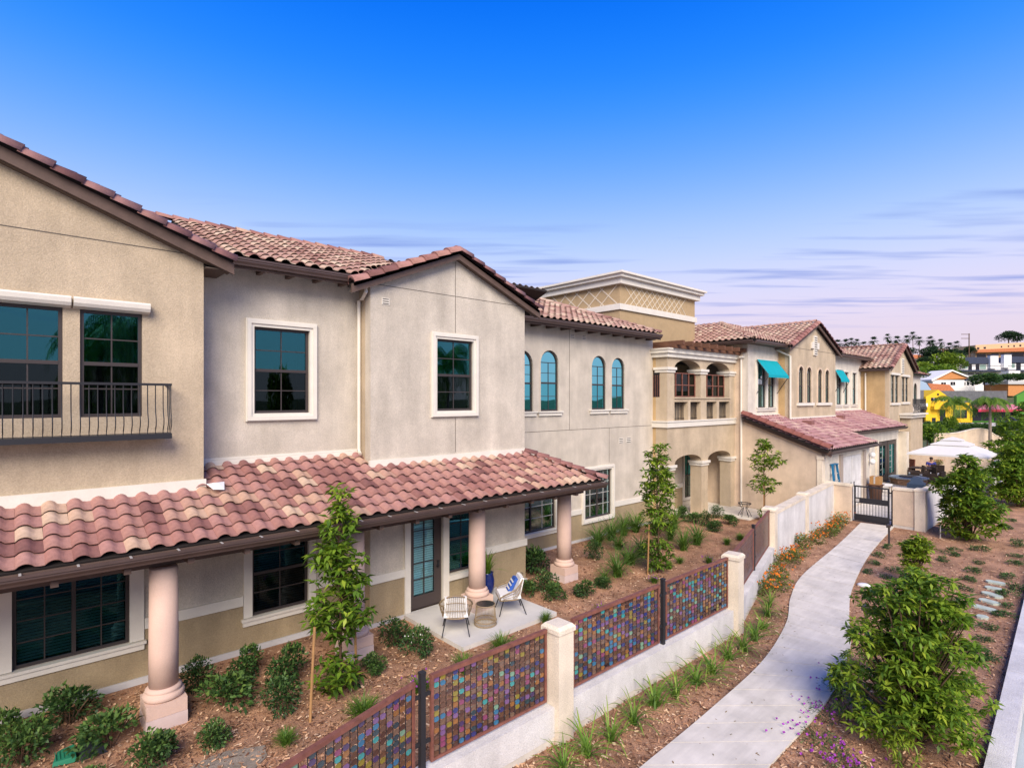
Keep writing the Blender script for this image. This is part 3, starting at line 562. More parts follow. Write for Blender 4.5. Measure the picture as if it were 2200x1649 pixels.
wall('wall', fl1, [(xr+.3, 0), (33.2, 0), (33.2, 2.85), (xr+.3, 2.85)], [rect(29.0, 32.0, 0.05, 2.55)], ST_LGREY, B)
for a in (29.02, 30.52):
    d = MB(); fb(d, fl1, a, a+1.46, .06, 2.54, .05, .09); dd = d.build('door', ST_WHITE, B)
    d = MB(); d.tube([fl1(a+(1.25 if a < 30 else .2), 1.0, .0), fl1(a+(1.25 if a < 30 else .2), 1.25, .0)], .02, 6); d.build('handle', IRON, dd)
    d = MB(); fb(d, fl1, a+.15, a+1.3, .25, 1.1, .035, .049); fb(d, fl1, a+.15, a+1.3, 1.3, 2.35, .035, .049); d.build('panel', ST_WHITE, dd)
tr_box('door_trim', [(28.6, 28.98, 8.90, 8.959, 0, 2.7), (32.02, 32.4, 8.90, 8.959, 0, 2.7)], mat('taupe_trim', (.33, .27, .23), .8))
tr_box('wall', [(32.95, 33.2, 9.22, 10.3, 0, 3.0)], ST_LGREY)
fl2 = Fr('y', 10.2)
wall('wall', fl2, rect(33.2, 44.0, 0, 3.3), [rect(39.5, 43.6, 0.05, 2.65)], ST_LGREY, B)
tr_box('corner_post', [(44.0, 44.6, 9.75, 10.3, 0, 3.1)], ST_POST)
for a in (39.55, 41.6):
    d = MB(); fb(d, fl2, a, a+.4, .06, 2.6, .03, .09); fb(d, fl2, a+1.55, a+1.95, .06, 2.6, .03, .09); fb(d, fl2, a+.4, a+1.55, .06, .5, .03, .09); fb(d, fl2, a+.4, a+1.55, 2.35, 2.6, .03, .09); dd = d.build('door', BRONZE, B)
    d = MB(); fb(d, fl2, a+.4, a+1.55, .5, 2.35, .06, .066); d.build('pane', GLASS, dd)
    d = MB(); [fb(d, fl2, a+.95+.0, a+1.0, .5, 2.35, .04, .058), [fb(d, fl2, a+.4, a+.95, .5+.37*k, .53+.37*k, .042, .056) for k in range(1, 5)]]; d.build('muntin', MUNT, dd)
tr_box('door_trim', [(37.2, 37.6, 10.12, 10.199, 0, 2.8), (38.9, 39.3, 10.12, 10.199, 0, 2.8), (35.4, 35.7, 10.12, 10.199, 0, 2.8)], ST_POST)
tr_box('yellow_panel', [(34.9, 35.3, 10.1, 10.16, .9, 2.3)], mat('yellow_paint', (.75, .50, .01), .6))
ls = .37; lsl = math.sqrt(1+ls*ls)
L2 = lambda x, y: (x-26.1, (y-8.6)*lsl)
roof('lean_to_roof', (26.1, 8.6, 3.05), (1, 0, 0), (0, 1, ls), [L2(26.1, 8.6), L2(33.3, 8.6), L2(33.3, 9.85), L2(44.25, 9.85), L2(44.25, 12.3), L2(41.7, 12.3), L2(26.1, 12.35)], B, m=TILE3)
gutter((26.2, 8.58, 2.88), (33.3, 8.58, 2.88), (0, -1, 0), clips=False); gutter((33.3, 9.83, 3.33), (44.2, 9.83, 3.33), (0, -1, 0), clips=False)
lr = [o for o in COL.objects if o.name.startswith('lean_to_roof')][0]
caps((26.18, 8.5, 3.17), (26.18, 12.4, 4.61), lr, r=.17, step=.42, m=mat('rust_red_tile', None, .8, attr=[(.17, .06, .05), (.23, .085, .07)], var=.2, vscale=8, bump=.3))
rb = MB(); rb.loft([(26.24, 8.55, 2.78), (26.39, 8.55, 2.78), (26.39, 8.55, 3.02), (26.24, 8.55, 3.02)], [(26.24, 12.4, 4.2), (26.39, 12.4, 4.2), (26.39, 12.4, 4.44), (26.24, 12.4, 4.44)]); rb.build('rake_board', FASCIA, B)
for x, y in ((30.6, 11.0), (36.6, 11.4)):
    t = MB(); t.box(x-.2, x+.2, y-.2, y+.25, zs(y)+.05, zs(y)+.28); t.build('roof_vent', mat('vent_brown', (.22, .10, .09), .7), lr)
# upper right: grey wall with awning, gable, grey wall, far wing
GLASSF = glass('far_window_glass', (.35, .38, .4), (.42, .50, .52), .10)
g1, g2, g3 = Fr('y', 12.25), Fr('y', 11.67), Fr('y', 12.5)
wall('wall', g1, rect(xr, 30.2, 4.2, 8.0), [rect(27.4, 28.38, 4.85, 7.15), rect(28.55, 29.4, 4.85, 7.15)], ST_LGREY, B, label='pale grey wall with the nearer teal awning')
for a0, a1 in ((27.4, 28.38), (28.55, 29.4)): window(g1, a0, a1, 4.85, 7.15, B, sill=.07, gl=GLASSF)
tr_box('side_trim', [(27.27, 27.4, 12.2, 12.249, 4.86, 7.15), (28.381, 28.549, 12.2, 12.249, 4.86, 7.15), (29.401, 29.55, 12.2, 12.249, 4.86, 7.15), (27.27, 29.55, 12.19, 12.249, 7.151, 7.3)])
tr_box('base_trim', [(26.5, 29.88, 12.18, 12.249, 4.38, 4.52)])
def awning(x0, x1, yw, z1, z0, dp_):
    a = MB(); a.add([(x0, yw, z1), (x1, yw, z1), (x1, yw-dp_, z0), (x0, yw-dp_, z0), (x1, yw-dp_, z0-.13), (x0, yw-dp_, z0-.13)], [(0, 1, 2, 3), (3, 2, 4, 5)]); a.add([(x0, yw, z1-.02), (x1, yw, z1-.02), (x1, yw-dp_, z0-.02), (x0, yw-dp_, z0-.02)], [(0, 1, 2, 3)])
    w = a.build('awning', TEAL, B)
    for x in (x0+.03, x1-.03):
        a = MB(); a.tube([(x, yw, z0-.9), (x, yw-dp_, z0-.05)], .018, 5); a.tube([(x, yw, z1), (x, yw-dp_, z0)], .014, 5); a.build('arm', IRON, w)
awning(27.2, 29.6, 12.18, 7.24, 6.47, .58); awning(38.9, 40.5, 12.49, 7.24, 6.5, .42)
x0, x1 = 29.9, 36.62; xc = 33.27; gz2 = lambda x: 9.35-abs(x-xc)*.41
ar2 = [(31.0, 31.68, 5.09, 7.03), (32.14, 32.82, 5.09, 7.03), (33.75, 34.42, 5.09, 6.98), (34.88, 35.55, 5.09, 6.98)]
wall('wall', g2, [(x0, 3.9), (x1, 3.9), (x1, gz2(x1)), (xc, gz2(xc)), (x0, gz2(x0))], [arch(*a) for a in ar2], ST_TAN, B, label='tan gable with four slim arched windows')
for a in ar2:
    w = window(g2, *a, B, archtop=True, gl=GLASSF)
    q = MB(); ring(q, g2, arch(a[0]-.09, a[1]+.09, a[2]+.002, a[3]+.09), arch(a[0]+.005, a[1]-.005, a[2]+.002, a[3]-.005), -.03, .0); q.build('trim', ST_CREAM, w)
tr_box('sill', [(30.78, 33.02, 11.56, 11.669, 4.93, 5.08), (33.52, 35.77, 11.56, 11.669, 4.93, 5.08)])
tr_box('wall', [(x0, x0+.25, 11.921, 12.6, 3.9, 7.9)], ST_TAN_LIT); tr_box('base_trim', [(x0-.03, x1+.02, 11.58, 11.669, 4.14, 4.33)]); tr_box('joint', [(x0+.05, x1-.05, 11.666, 11.671, 7.97, 7.99)], JOINT)
gv = MB(); gv.box(33.05, 33.5, 11.59, 11.669, 7.72, 8.80); gv.box(32.74, 33.049, 11.59, 11.669, 8.08, 8.43); gv.box(33.501, 33.8, 11.59, 11.669, 8.08, 8.43); gvo = gv.build('gable_vent', TRIM, B)
for k in range(8): MB().box(33.09, 33.46, 11.582, 11.589, 7.78+.125*k, 7.83+.125*k).build('slot', JOINT, gvo)
dp = MB(); dp.tube([(29.6, 12.2, 7.85), (29.75, 11.9, 7.65), (29.84, 11.62, 7.5), (29.84, 11.62, 4.15)], .05, 6); dp.build('downspout', TRIM, B)
wall('wall', g3, rect(x1-.2, 44.4, 3.9, 8.1), [rect(39.2, 40.3, 4.93, 7.15), rect(40.7, 41.6, 4.93, 7.05), rect(42.3, 43.25, 4.93, 7.05)], ST_LGREY, B, label='pale grey wall with the farther teal awning')
for a0, a1 in ((39.2, 40.3), (40.7, 41.6), (42.3, 43.25)): window(g3, a0, a1, 4.93, 7.05 if a0 > 40 else 7.15, B, trim=.09, sill=.08, gl=GLASSF)
tr_box('base_trim', [(x1, 44.2, 12.40, 12.499, 4.4, 4.6)])
roof('hip_roof', (25.9, 11.75, 8.12), (1, 0, 0), (0, 1, .40), [(0, 0), (5.6, 0), (5.6, 3.7), (3.4, 3.66)], B, m=TILE2)
roof('hip_roof', (25.9, 11.75, 8.12), (0, 1, 0), (1, 0, .40), [(0, 0), (7.5, 0), (7.5, 3.66), (3.4, 3.66)], B, m=TILE2)
caps((25.85, 11.7, 8.18), (29.3, 15.15, 9.55), mr0, dark=False, m=TILE2)
gutter((25.9, 11.72, 7.93), (29.5, 11.72, 7.93), (0, -1, 0), clips=False); gutter((25.87, 11.72, 7.93), (25.87, 15.0, 7.93), (-1, 0, 0), clips=False)
tr_box('soffit', [(25.9, 29.88, 11.76, 12.24, 7.94, 7.98), (25.9, 26.39, 12.241, 15, 7.94, 7.98)], SOFFIT)
roof('gable_roof', (29.45, 11.45, 7.98), (0, 1, 0), (1, 0, .41), [(0, 0), (6.5, 0), (6.5, 3.82*1.081), (0, 3.82*1.081)], B, m=TILE2)
roof('gable_roof', (37.1, 11.45, 7.98), (0, 1, 0), (-1, 0, .41), [(0, 0), (6.5, 0), (6.5, 3.82*1.081), (0, 3.82*1.081)], B)
rake((29.45, 11.5, 7.74), (xc, 11.5, 9.30), (0, -1, 0)); rake((37.1, 11.5, 7.74), (xc, 11.5, 9.30), (0, -1, 0)); caps((xc, 11.55, 9.62), (xc, 18.0, 9.62), mr0, m=TILE2)
gutter((29.45, 11.55, 7.82), (29.45, 12.2, 7.82), (-1, 0, 0), clips=False)
roof('main_roof', (36.7, 12.05, 8.13), (1, 0, 0), (0, 1, .38), [(0, 0), (8.8, 0), (8.8, 3.6), (0, 3.6)], B, m=TILE2); gutter((36.7, 12.02, 7.93), (45.5, 12.02, 7.93), (0, -1, 0), clips=False); tr_box('soffit', [(36.7, 45.3, 12.05, 12.49, 8.03, 8.06)], SOFFIT)
g4 = Fr('y', 10.8); xa, xb = 44.3, 50.6; xm = 47.45; gz4 = lambda x: 8.92-abs(x-xm)*.5
wr = [(44.73, 45.52, 5.04, 6.93), (45.73, 46.52, 5.04, 6.93), (47.46, 48.2, 5.09, 6.88), (48.4, 49.14, 5.09, 6.88)]
wall('wall', g4, [(xa, 0), (xb, 0), (xb, gz4(xb)), (xm, gz4(xm)), (xa, gz4(xa))], [rect(*a) for a in wr], ST_TAN, B, label='far tan gabled wing')
for a in wr: window(g4, *a, B, munt=MUNT, gl=GLASSF)
tr_box('header', [(44.5, 46.75, 10.7, 10.799, 6.95, 7.1), (47.25, 49.35, 10.7, 10.799, 6.9, 7.05), (44.5, 46.75, 10.7, 10.799, 4.87, 5.02), (47.25, 49.35, 10.7, 10.799, 4.92, 5.07)])
tr_box('wall', [(xa, xa+.25, 11.051, 13.0, 0, 7.6)], ST_TAN_LIT); gv = MB(); gv.box(47.15, 47.75, 10.72, 10.799, 7.1, 8.2); gvo = gv.build('gable_vent', TRIM, B)
for k in range(8): MB().box(47.2, 47.7, 10.712, 10.719, 7.16+.125*k, 7.21+.125*k).build('slot', JOINT, gvo)
tr_box('far_balcony', [(46.85, 50.7, 10.05, 10.79, 3.95, 4.15), (46.75, 50.8, 9.9, 10.79, 4.151, 4.27)], TRIM)
tr_box('balcony_base', [(47.05, 50.5, 10.2, 10.79, 0, 3.95)], ST_TAN)
bl = MB(); bl.box(46.85, 50.7, 10.0, 10.03, 5.25, 5.29)
for k in range(30): bl.tube([(46.85+.13*k, 10.02, 5.25), (46.85+.13*k, 10.02, 4.85), (46.85+.13*k, 9.92, 4.55), (46.85+.13*k, 10.02, 4.3)], .012, 4)
bl.build('balcony_railing', IRON, B)
roof('gable_roof', (43.9, 10.6, 7.38), (0, 1, 0), (1, 0, .5), [(0, 0), (8, 0), (8, 3.55*1.118), (0, 3.55*1.118)], B, m=TILE2); roof('gable_roof', (51.0, 10.6, 7.38), (0, 1, 0), (-1, 0, .5), [(0, 0), (8, 0), (8, 3.55*1.118), (0, 3.55*1.118)], B)
rake((43.9, 10.62, 7.15), (xm, 10.62, 8.92), (0, -1, 0)); rake((51.0, 10.62, 7.15), (xm, 10.62, 8.92), (0, -1, 0)); caps((xm, 10.65, 9.22), (xm, 18, 9.22), mr0, m=TILE2)
gutter((43.9, 10.7, 7.2), (43.9, 13.5, 7.2), (-1, 0, 0), clips=False)
dp = MB(); dp.tube([(44.22, 12.2, 7.1), (44.24, 12.2, 4.3)], .05, 6); dp.build('downspout', TRIM, B)
g5 = Fr('y', 11.3); wall('wall', g5, rect(50.7, 55.2, 0, 7.2), [arch(53.1, 54.2, 4.88, 6.56)], ST_LGREY, B, label='pale grey far end wall'); window(g5, 53.1, 54.2, 4.88, 6.56, B, archtop=True, gl=GLASSF)
roof('end_roof', (50.7, 10.9, 7.25), (1, 0, 0), (0, 1, .35), [(0, 0), (5.5, 0), (5.5, 3), (0, 3)], B); tr_box('base_trim', [(50.8, 55.2, 11.2, 11.299, 1.9, 2.1)])
tr_box('wall', [(2.0, 55.0, 19.0, 19.3, 0, 8.0), (54.9, 55.2, 11.6, 19.0, 0, 7.1), (-6.2, -6, 11.6, 19.3, 0, 8.5)], ST_GREY, label='plain rear and end walls')
wl = MB()   # globe lamps on the lean-to wall
for z in (2.05, 2.4): wl.lathe(33.05, 8.8, [(.03, z-.14), (.11, z-.09), (.14, z), (.11, z+.09), (.03, z+.14)], 10)
wl.build('globe_lamp', WHITE, B, smooth=True)
flush_tiles()

# ------------------------------------------------------------------ terrain, mulch, path, paving
def smooth(a, b, x): t = np.clip((x-a)/(b-a), 0, 1); return t*t*(3-2*t)
def hz(f, r):          # hill behind the street, f metres ahead, r metres to the right
    h = 6*smooth(138, 178, f)+17*smooth(180, 262, f)+6*smooth(262, 330, f)-16*smooth(380, 700, f)
    h = h*(.86+.14*np.sin(r*.021+1.0)); return h*smooth(120, 150, f)*smooth(-120, 40, r)
def wl(f, r): return (f*CA+r*SA, f*SA-r*CA)
fs = np.concatenate([[-1500, -400, -100, -30, 0], np.arange(20, 420, 8), [440, 500, 600, 700, 900, 1500, 2500]]); rr = np.concatenate([[-2500, -900, -300], np.arange(-130, 520, 13), [600, 900, 2500]])
Fg, Rg = np.meshgrid(fs, rr, indexing='ij'); Zg = hz(Fg, Rg)-.30; X, Y = wl(Fg, Rg); n1, n2 = Fg.shape
idx = np.arange(n1*n2).reshape(n1, n2); Q = np.stack([idx[:-1, :-1], idx[1:, :-1], idx[1:, 1:], idx[:-1, 1:]], -1).reshape(-1, 4)
GRASS = mat('dry_hillside', (.085, .10, .035), .95, var=.5, vscale=.06, fine=.4, bscale=1.5)
tag(link('terrain', npmesh('terrain', np.stack([X, Y, Zg], -1).reshape(-1, 3), Q, np.full(len(Q), .5), GRASS)), kind='structure')
mb = MB(); mb.prism([(-8, .38), (20, 1.66), (44, 2.77), (60, 3.5), (60, 12), (50, 19), (-8, 13)], -.25, 0); tag(mb.build('mulch_bed', MULCH), kind='structure')
mb = MB(); mb.prism([(-60, -40), (60, -40), (60, 3.5), (-60, -2.02)], -.29, -.22); tag(mb.build('driveway', CONC_B), kind='structure')
# curb between the bed and the driveway, in cast lengths
def curb_y(x): return 1.33+(x-10)*.046
cb = thing('concrete_curb', 'low white concrete curb wall along the right edge of the mulch bed', 'curb', (10, 1.2, 0))
for k in range(13):
    a, b = -6+4*k, -6+4*k+3.985; MB().prism([(a, curb_y(a)-.27), (b, curb_y(b)-.27), (b, curb_y(b)), (a, curb_y(a))], -.2, .16).build('curb_length', ST_WHITE, cb)
# curved path of cast slabs
Lp = [(-5, 4.4), (1.5, 4.5), (4.2, 4.58), (6.7, 4.64), (8.9, 4.72), (11.22, 4.89), (13.51, 5.35), (15.3, 5.95), (17.53, 6.47), (22.09, 6.96), (26.75, 7.55)]
Rp = [(-5, 3.2), (2.3, 3.3), (5.2, 3.36), (8.07, 3.42), (10.32, 3.47), (12.01, 3.69), (13.51, 4.0), (15.24, 4.55), (17.5, 5.13), (21.72, 5.84), (26.95, 6.40)]
def cat(P, t):
    i = min(int(t), len(P)-2); u = t-i; p = [Vector(P[max(0, min(len(P)-1, i+k))]) for k in (-1, 0, 1, 2)]
    return .5*((2*p[1])+(p[2]-p[0])*u+(2*p[0]-5*p[1]+4*p[2]-p[3])*u*u+(3*p[1]-p[0]-3*p[2]+p[3])*u**3)
NS = 30; pathbase = MB(); ring_ = [cat(Lp, 10*k/60) for k in range(61)]+[cat(Rp, 10*k/60) for k in range(60, -1, -1)]
for k in range(60):
    a, b, c, d = cat(Lp, k/6), cat(Lp, (k+1)/6), cat(Rp, (k+1)/6), cat(Rp, k/6); pathbase.prism([a, b, c, d], -.02, .012)
path = tag(pathbase.build('path', JOINT), kind='structure')
for k in range(NS):
    t0, t1 = 10*k/NS+.004, 10*(k+1)/NS-.004; sub = [t0+(t1-t0)*j/3 for j in range(4)]
    MB().prism([cat(Lp, t) for t in sub]+[cat(Rp, t) for t in sub[::-1]], .01, .05).build('slab', CONC, path)
def slabs(name, poly, z, cols, m=None):
    o = tag(MB().prism(poly, -.05, z).build(name, m or CONC), kind='structure'); return o
slabs('patio', [(7.0, 9.3), (9.86, 9.3), (9.86, 11.69), (7.0, 11.69)], .095, 2, mat('pale_concrete', (.56, .54, .51), .9, var=.08, vscale=1.6, bump=.15, bscale=120, fine=.06))
slabs('entry_paving', [(23.85, 10.98), (26.35, 10.98), (26.35, 12.85), (26.35, 14.45), (21.0, 14.45), (21.0, 13.5), (23.85, 13.3)], .05, 3)
slabs('courtyard_paving', [(27.3, 5.5), (47, 5.5), (47, 10.1), (33, 10.1), (33, 8.9), (27.3, 8.9)], .03, 3)
sand = MB(); sand.prism([(2.2+.62*math.cos(k*.4)*(1+.18*math.sin(k*2.1)), 8.62+.42*math.sin(k*.4)) for k in range(16)], .0, .022); tag(sand.build('sand_patch', mat('pale_sand', (.24, .2, .16), .95, var=.25, vscale=5, fine=.3, bump=.5)), kind='structure')
# mulch chips
N = 95000
rad = 6+26*rng.random(N)**1.5; ang = rng.uniform(math.radians(-6), math.radians(92), N); cx, cy = rad*np.cos(ang), rad*np.sin(ang)
ok = (cx > -1.5) & (cx < 30) & (cy > curb_y(cx)+.03) & (cy < np.where(cx < 6.1, 12.1, np.where(cx < 11.1, 11.6, 13.4))) & ~((cx > 6.95) & (cx < 9.9) & (cy > 9.25)) & ~((cx > 20.6) & (cy > 10.9)) & ~((cx > 26.6) & (cy > 5.4))
cx, cy = cx[ok], cy[ok]; n = len(cx); th = rng.uniform(0, 2*math.pi, n); ln = rng.uniform(.012, .042, n); wd = rng.uniform(.005, .014, n); tz = rng.uniform(-.35, .35, n); zz = rng.uniform(.006, .03, n)
ax = np.stack([np.cos(th)*np.cos(tz), np.sin(th)*np.cos(tz), np.sin(tz)], -1)*ln[:, None]; bx = np.stack([-np.sin(th), np.cos(th), rng.uniform(-.6, .6, n)], -1)*wd[:, None]; c0 = np.stack([cx, cy, zz+.008], -1)
V = np.stack([c0-ax-bx, c0+ax-bx, c0+ax+bx, c0-ax+bx], 1).reshape(-1, 3); mchip = npmesh('mulch_chips', V, np.arange(4*n).reshape(n, 4), rng.random(n)**1.2, CHIP)
tag(link('mulch_chips', mchip), 'loose brown wood mulch chips spread over the planting beds', None, None, 'stuff')

nf = 420; fx = rng.uniform(.5, 24, nf); fy = np.clip(rng.normal(5.2, 1.9, nf), 2.1, 9); fc = np.stack([fx, fy, np.full(nf, .056)], -1); fd = unit0 = rng.normal(size=(nf, 3)); fd[:, 2] *= .12; fd /= np.linalg.norm(fd, axis=1, keepdims=True)
fs_ = np.cross(fd, [0, 0, 1.0]); fl_ = rng.uniform(.03, .07, nf)[:, None]; fw_ = fl_*.17
V = np.stack([fc, fc+fd*fl_*.5-fs_*fw_, fc+fd*fl_, fc+fd*fl_*.5+fs_*fw_], 1).reshape(-1, 3); V[:, 2] = np.maximum(V[:, 2], .053)
tag(link('fallen_leaves', npmesh('fallen_leaves', V, np.arange(4*nf).reshape(nf, 4), rng.random(nf), mat('dry_leaf', None, .9, attr=[(.14, .08, .03), (.24, .15, .06), (.10, .12, .03)]))), 'dry leaves scattered over path and mulch', None, None, 'stuff')

# ------------------------------------------------------------------ perimeter wall with posts, gate, glass tile screens
Wl = thing('garden_wall', 'white stucco garden wall with square capped posts between beds and path', 'wall', (12, 5.9, 0))
def seg(name, p, q, w, z1, cap=0.0, m=ST_WHITE, z0=-.1, foot=True):
    p, q = Vector((*p, 0)), Vector((*q, 0)); d = (q-p).normalized(); nrm = Vector((-d.y, d.x, 0))
    def slab(hw, a, b, mm, nm): MB().prism([(p-nrm*hw)[:2], (q-nrm*hw)[:2], (q+nrm*hw)[:2], (p+nrm*hw)[:2]], a, b).build(nm, mm, Wl)
    slab(w/2, z0+.22 if foot else z0, z1, m, name)
    if foot: slab(w/2-.012, z0, z0+.215, CONC, 'footing')
    if cap: slab(w/2+.03, z1+.001, z1+cap, ST_POST, 'coping')
def post(x, y, w, z, ang=0.0):
    c, s = math.cos(ang), math.sin(ang); R2 = lambda h: [(x+(a*c-b*s)*h, y+(a*s+b*c)*h) for a, b in ((-1, -1), (1, -1), (1, 1), (-1, 1))]
    o = MB().prism(R2(w/2), -.1, z-.115).build('post', ST_POST, Wl)
    MB().prism(R2(w/2+.025), z-.112, z-.05).build('post_cap', ST_POST, o)
    m = MB(); A, Bq = R2(w/2+.025), R2(w/2-.02); m.loft([(*p, z-.049) for p in A], [(*p, z) for p in Bq]); m.build('post_cap', ST_POST, o)
YW = 5.98
seg('low_wall', (-2.0, 4.36), (3.76, YW-.02), .24, .57); seg('low_wall', (3.78, YW), (6.165, YW), .24, .57); seg('low_wall', (6.505, YW), (11.94, YW), .24, .57); seg('low_wall', (12.33, YW+.05), (18.0, 7.62), .24, .57)
post(6.335, YW-.04, .335, 1.80); post(12.12, YW-.02, .35, 1.80, .12); post(18.2, 7.72, .38, 1.80, .2)
seg('tall_wall', (18.42, 7.78), (22.3, 8.27), .26, 1.52, .1); post(22.5, 8.30, .34, 1.72, .1); seg('tall_wall', (22.7, 8.32), (27.2, 8.82), .26, 1.52, .1)
seg('gate_wall', (27.15, 8.67), (27.12, 7.99), .26, 1.50, .1, m=ST_CREAM); seg('gate_wall', (27.1, 6.45), (27.08, 5.72), .26, 1.55, .1, m=ST_CREAM); post(27.08, 5.52, .36, 1.70)
seg('courtyard_wall', (27.28, 5.50), (37.9, 5.40), .26, 1.52, .1); seg('courtyard_wall', (38.05, 5.38), (38.1, 5.08), .26, 1.5, .1, m=ST_CREAM); post(38.2, 4.85, .4, 1.75); seg('courtyard_wall', (38.4, 4.85), (47.4, 5.30), .26, 1.52, .1); post(47.6, 5.35, .4, 1.75)
seg('courtyard_wall', (47.6, 5.6), (47.4, 10.2), .26, 1.55, .1, m=ST_CREAM)
# gate
gt = thing('metal_gate', 'black metal bar gate with solid middle band at the end of the path', 'gate', (27.1, 7.2, 0))
fg = MB(); fg.box(27.07, 27.12, 6.60, 7.90, 1.50, 1.56); fg.box(27.07, 27.12, 6.60, 6.66, .06, 1.499); fg.box(27.07, 27.12, 7.84, 7.90, .06, 1.499); fg.build('frame', IRON, gt)
MB().box(27.08, 27.11, 6.661, 7.839, .06, .34).build('kick_plate', IRON, gt); MB().box(27.08, 27.11, 6.661, 7.839, .82, 1.05).build('middle_panel', IRON, gt)
for k in range(10):
    y = 6.76+.11*k; MB().box(27.086, 27.104, y-.009, y+.009, .341, .819).build('bar', IRON, gt); MB().box(27.086, 27.104, y-.009, y+.009, 1.051, 1.499).build('bar', IRON, gt)
MB().box(27.05, 27.069, 7.70, 7.83, .86, 1.0).build('lock', MUNT, gt); MB().box(27.06, 27.13, 6.47, 6.53, .0, 1.5).build('hinge_post', IRON, gt)
for z in (.25, 1.35): MB().box(27.08, 27.11, 6.531, 6.599, z, z+.05).build('hinge', IRON, gt)
# screens
GC = [(.012, .03, .16), (.02, .16, .30), (.03, .30, .30), (.16, .32, .22), (.17, .09, .24), (.22, .05, .13), (.27, .12, .035), (.24, .2, .03), (.10, .05, .03), (.06, .03, .025), (.01, .05, .07), (.16, .10, .07), (.05, .035, .12)]
GM = []
for i, c in enumerate(GC):
    c = tuple(v*.82+b_*.25 for v, b_ in zip(c, (.085, .04, .03))); m_ = mat('coloured_glass_%d' % i, c, .12, var=.25, vscale=12, spec=.6); GM.append(m_)
TWg, THg = .078, .058
def gt_mesh(i):
    a, h = TWg/2, THg/2; c = .016; pl_ = [(-a, -h+c), (-a+c, -h), (a-c, -h), (a, -h+c), (a, h-c), (a-c, h), (-a+c, h), (-a, h-c)]
    mb = MB(); mb.loft([(p[0], -.006, p[1]) for p in pl_], [(p[0], .006, p[1]) for p in pl_]); me = D.meshes.new('glass_tile'); me.from_pydata(mb.v, [], mb.f); me.materials.append(GM[i]); return me
GTM = [gt_mesh(i) for i in range(len(GC))]
WTS = [6, 7, 5, 3, 6, 5, 7, 6, 14, 13, 8, 13, 7]
def screen(p, q, label, z0=.62, z1=1.74, cols=21, rows=14, single=True, group='mosaic fence screens along the path', back=False):
    p, q = Vector((*p, 0)), Vector((*q, 0)); L = (q-p).length; ang = math.atan2(q.y-p.y, q.x-p.x)
    s = thing('mosaic_screen', label, 'fence screen', (p.x, p.y, 0), group, ang, True)
    f = MB(); f.box(0, L, -.03, .03, z1-.055, z1); f.box(0, .04, -.022, .022, z0, z1-.056); f.box(L-.04, L, -.022, .022, z0, z1-.056); f.box(.041, L-.041, -.02, .02, z0, z0+.035); f.build('frame', RUST, s)
    cw = (L-.08)/cols; rh = (z1-.056-z0-.035)/rows
    r = MB()
    for i in range(cols+1): r.bar((.04+cw*i, -.0, z0+.036), (.04+cw*i, 0, z1-.057), .008, .008)
    r.build('rod', IRON if not back else RUST, s, kind='stuff'); r = MB()
    for j in range(1, rows): r.bar((.042, .006, z0+.035+rh*j), (L-.042, .006, z0+.035+rh*j), .004, .004)
    r.build('wire', RUST, s, kind='stuff')
    big = MB() if not single else None
    for i in range(cols):
        for j in range(rows):
            k = random.choices(range(len(GC)), WTS)[0]; x, z = .04+cw*(i+.5), z0+.035+rh*(j+.5)+random.uniform(-.004, .004)
            if single:
                if random.random() < .09: continue
                o = D.objects.new('glass_tile', GTM[k]); COL.objects.link(o); o.parent = s; o.location = (x, 0, z); o.scale = (cw*.76/TWg, 1, rh*.82/THg); o.rotation_euler = (0, random.uniform(-.06, .06), random.uniform(-.05, .05))
            else: big.box(x-cw*.4, x+cw*.4, -.006, .006, z-rh*.43, z+rh*.43, k/12)
    if big: big.build('glass_tile', mat('dark_mosaic_back', None, .3, attr=[(.05, .03, .03), (.10, .05, .05), (.13, .07, .06), (.08, .05, .08)], spec=.6), s, kind='stuff')
    return s
YS = 6.0
screen((1.55, 5.36), (3.74, YS-.02), 'nearest mosaic glass screen, cut by the bottom edge, left of the black post', cols=20, rows=14)
screen((4.0, YS), (6.12, YS), 'mosaic glass screen between the black post and the nearest white post', cols=20, rows=14)
screen((6.72, YS), (9.2, YS), 'mosaic glass screen right of the nearest white post, facing the daylilies', cols=21)
screen((9.42, YS), (11.92, YS), 'mosaic glass screen just left of the second white post, past the dark upright', cols=21)
a, b = Vector((12.38, 6.1)), Vector((17.95, 7.65)); m1, m2 = a.lerp(b, .485), a.lerp(b, .515)
screen(a, m1, 'dark angled mosaic screen right behind the second white post', single=False, back=True); screen(m2, b, 'dark angled mosaic screen ending at the tall white wall', single=False, back=True)
def fpost(x, y, lab): 
    t = thing('fence_post', lab, 'fence post', (x, y, .5), 'black uprights between mosaic screens'); MB().box(x-.035, x+.035, y-.035, y+.035, .5, 1.80).build('shaft', IRON, t); MB().box(x-.04, x+.04, y-.04, y+.04, 1.801, 1.83).build('cap', IRON, t)
    for z in (.9, 1.5): MB().box(x-.12, x+.12, y-.012, y+.012, z, z+.05).build('clip', IRON, t)
fpost(3.86, YS-.02, 'black square fence upright left of the nearest white post'); fpost(9.31, YS-.02, 'black square fence upright in front of the daylily row'); fpost(m1.x+.09, m1.y+.03, 'slim dark fence upright between the two angled screens')

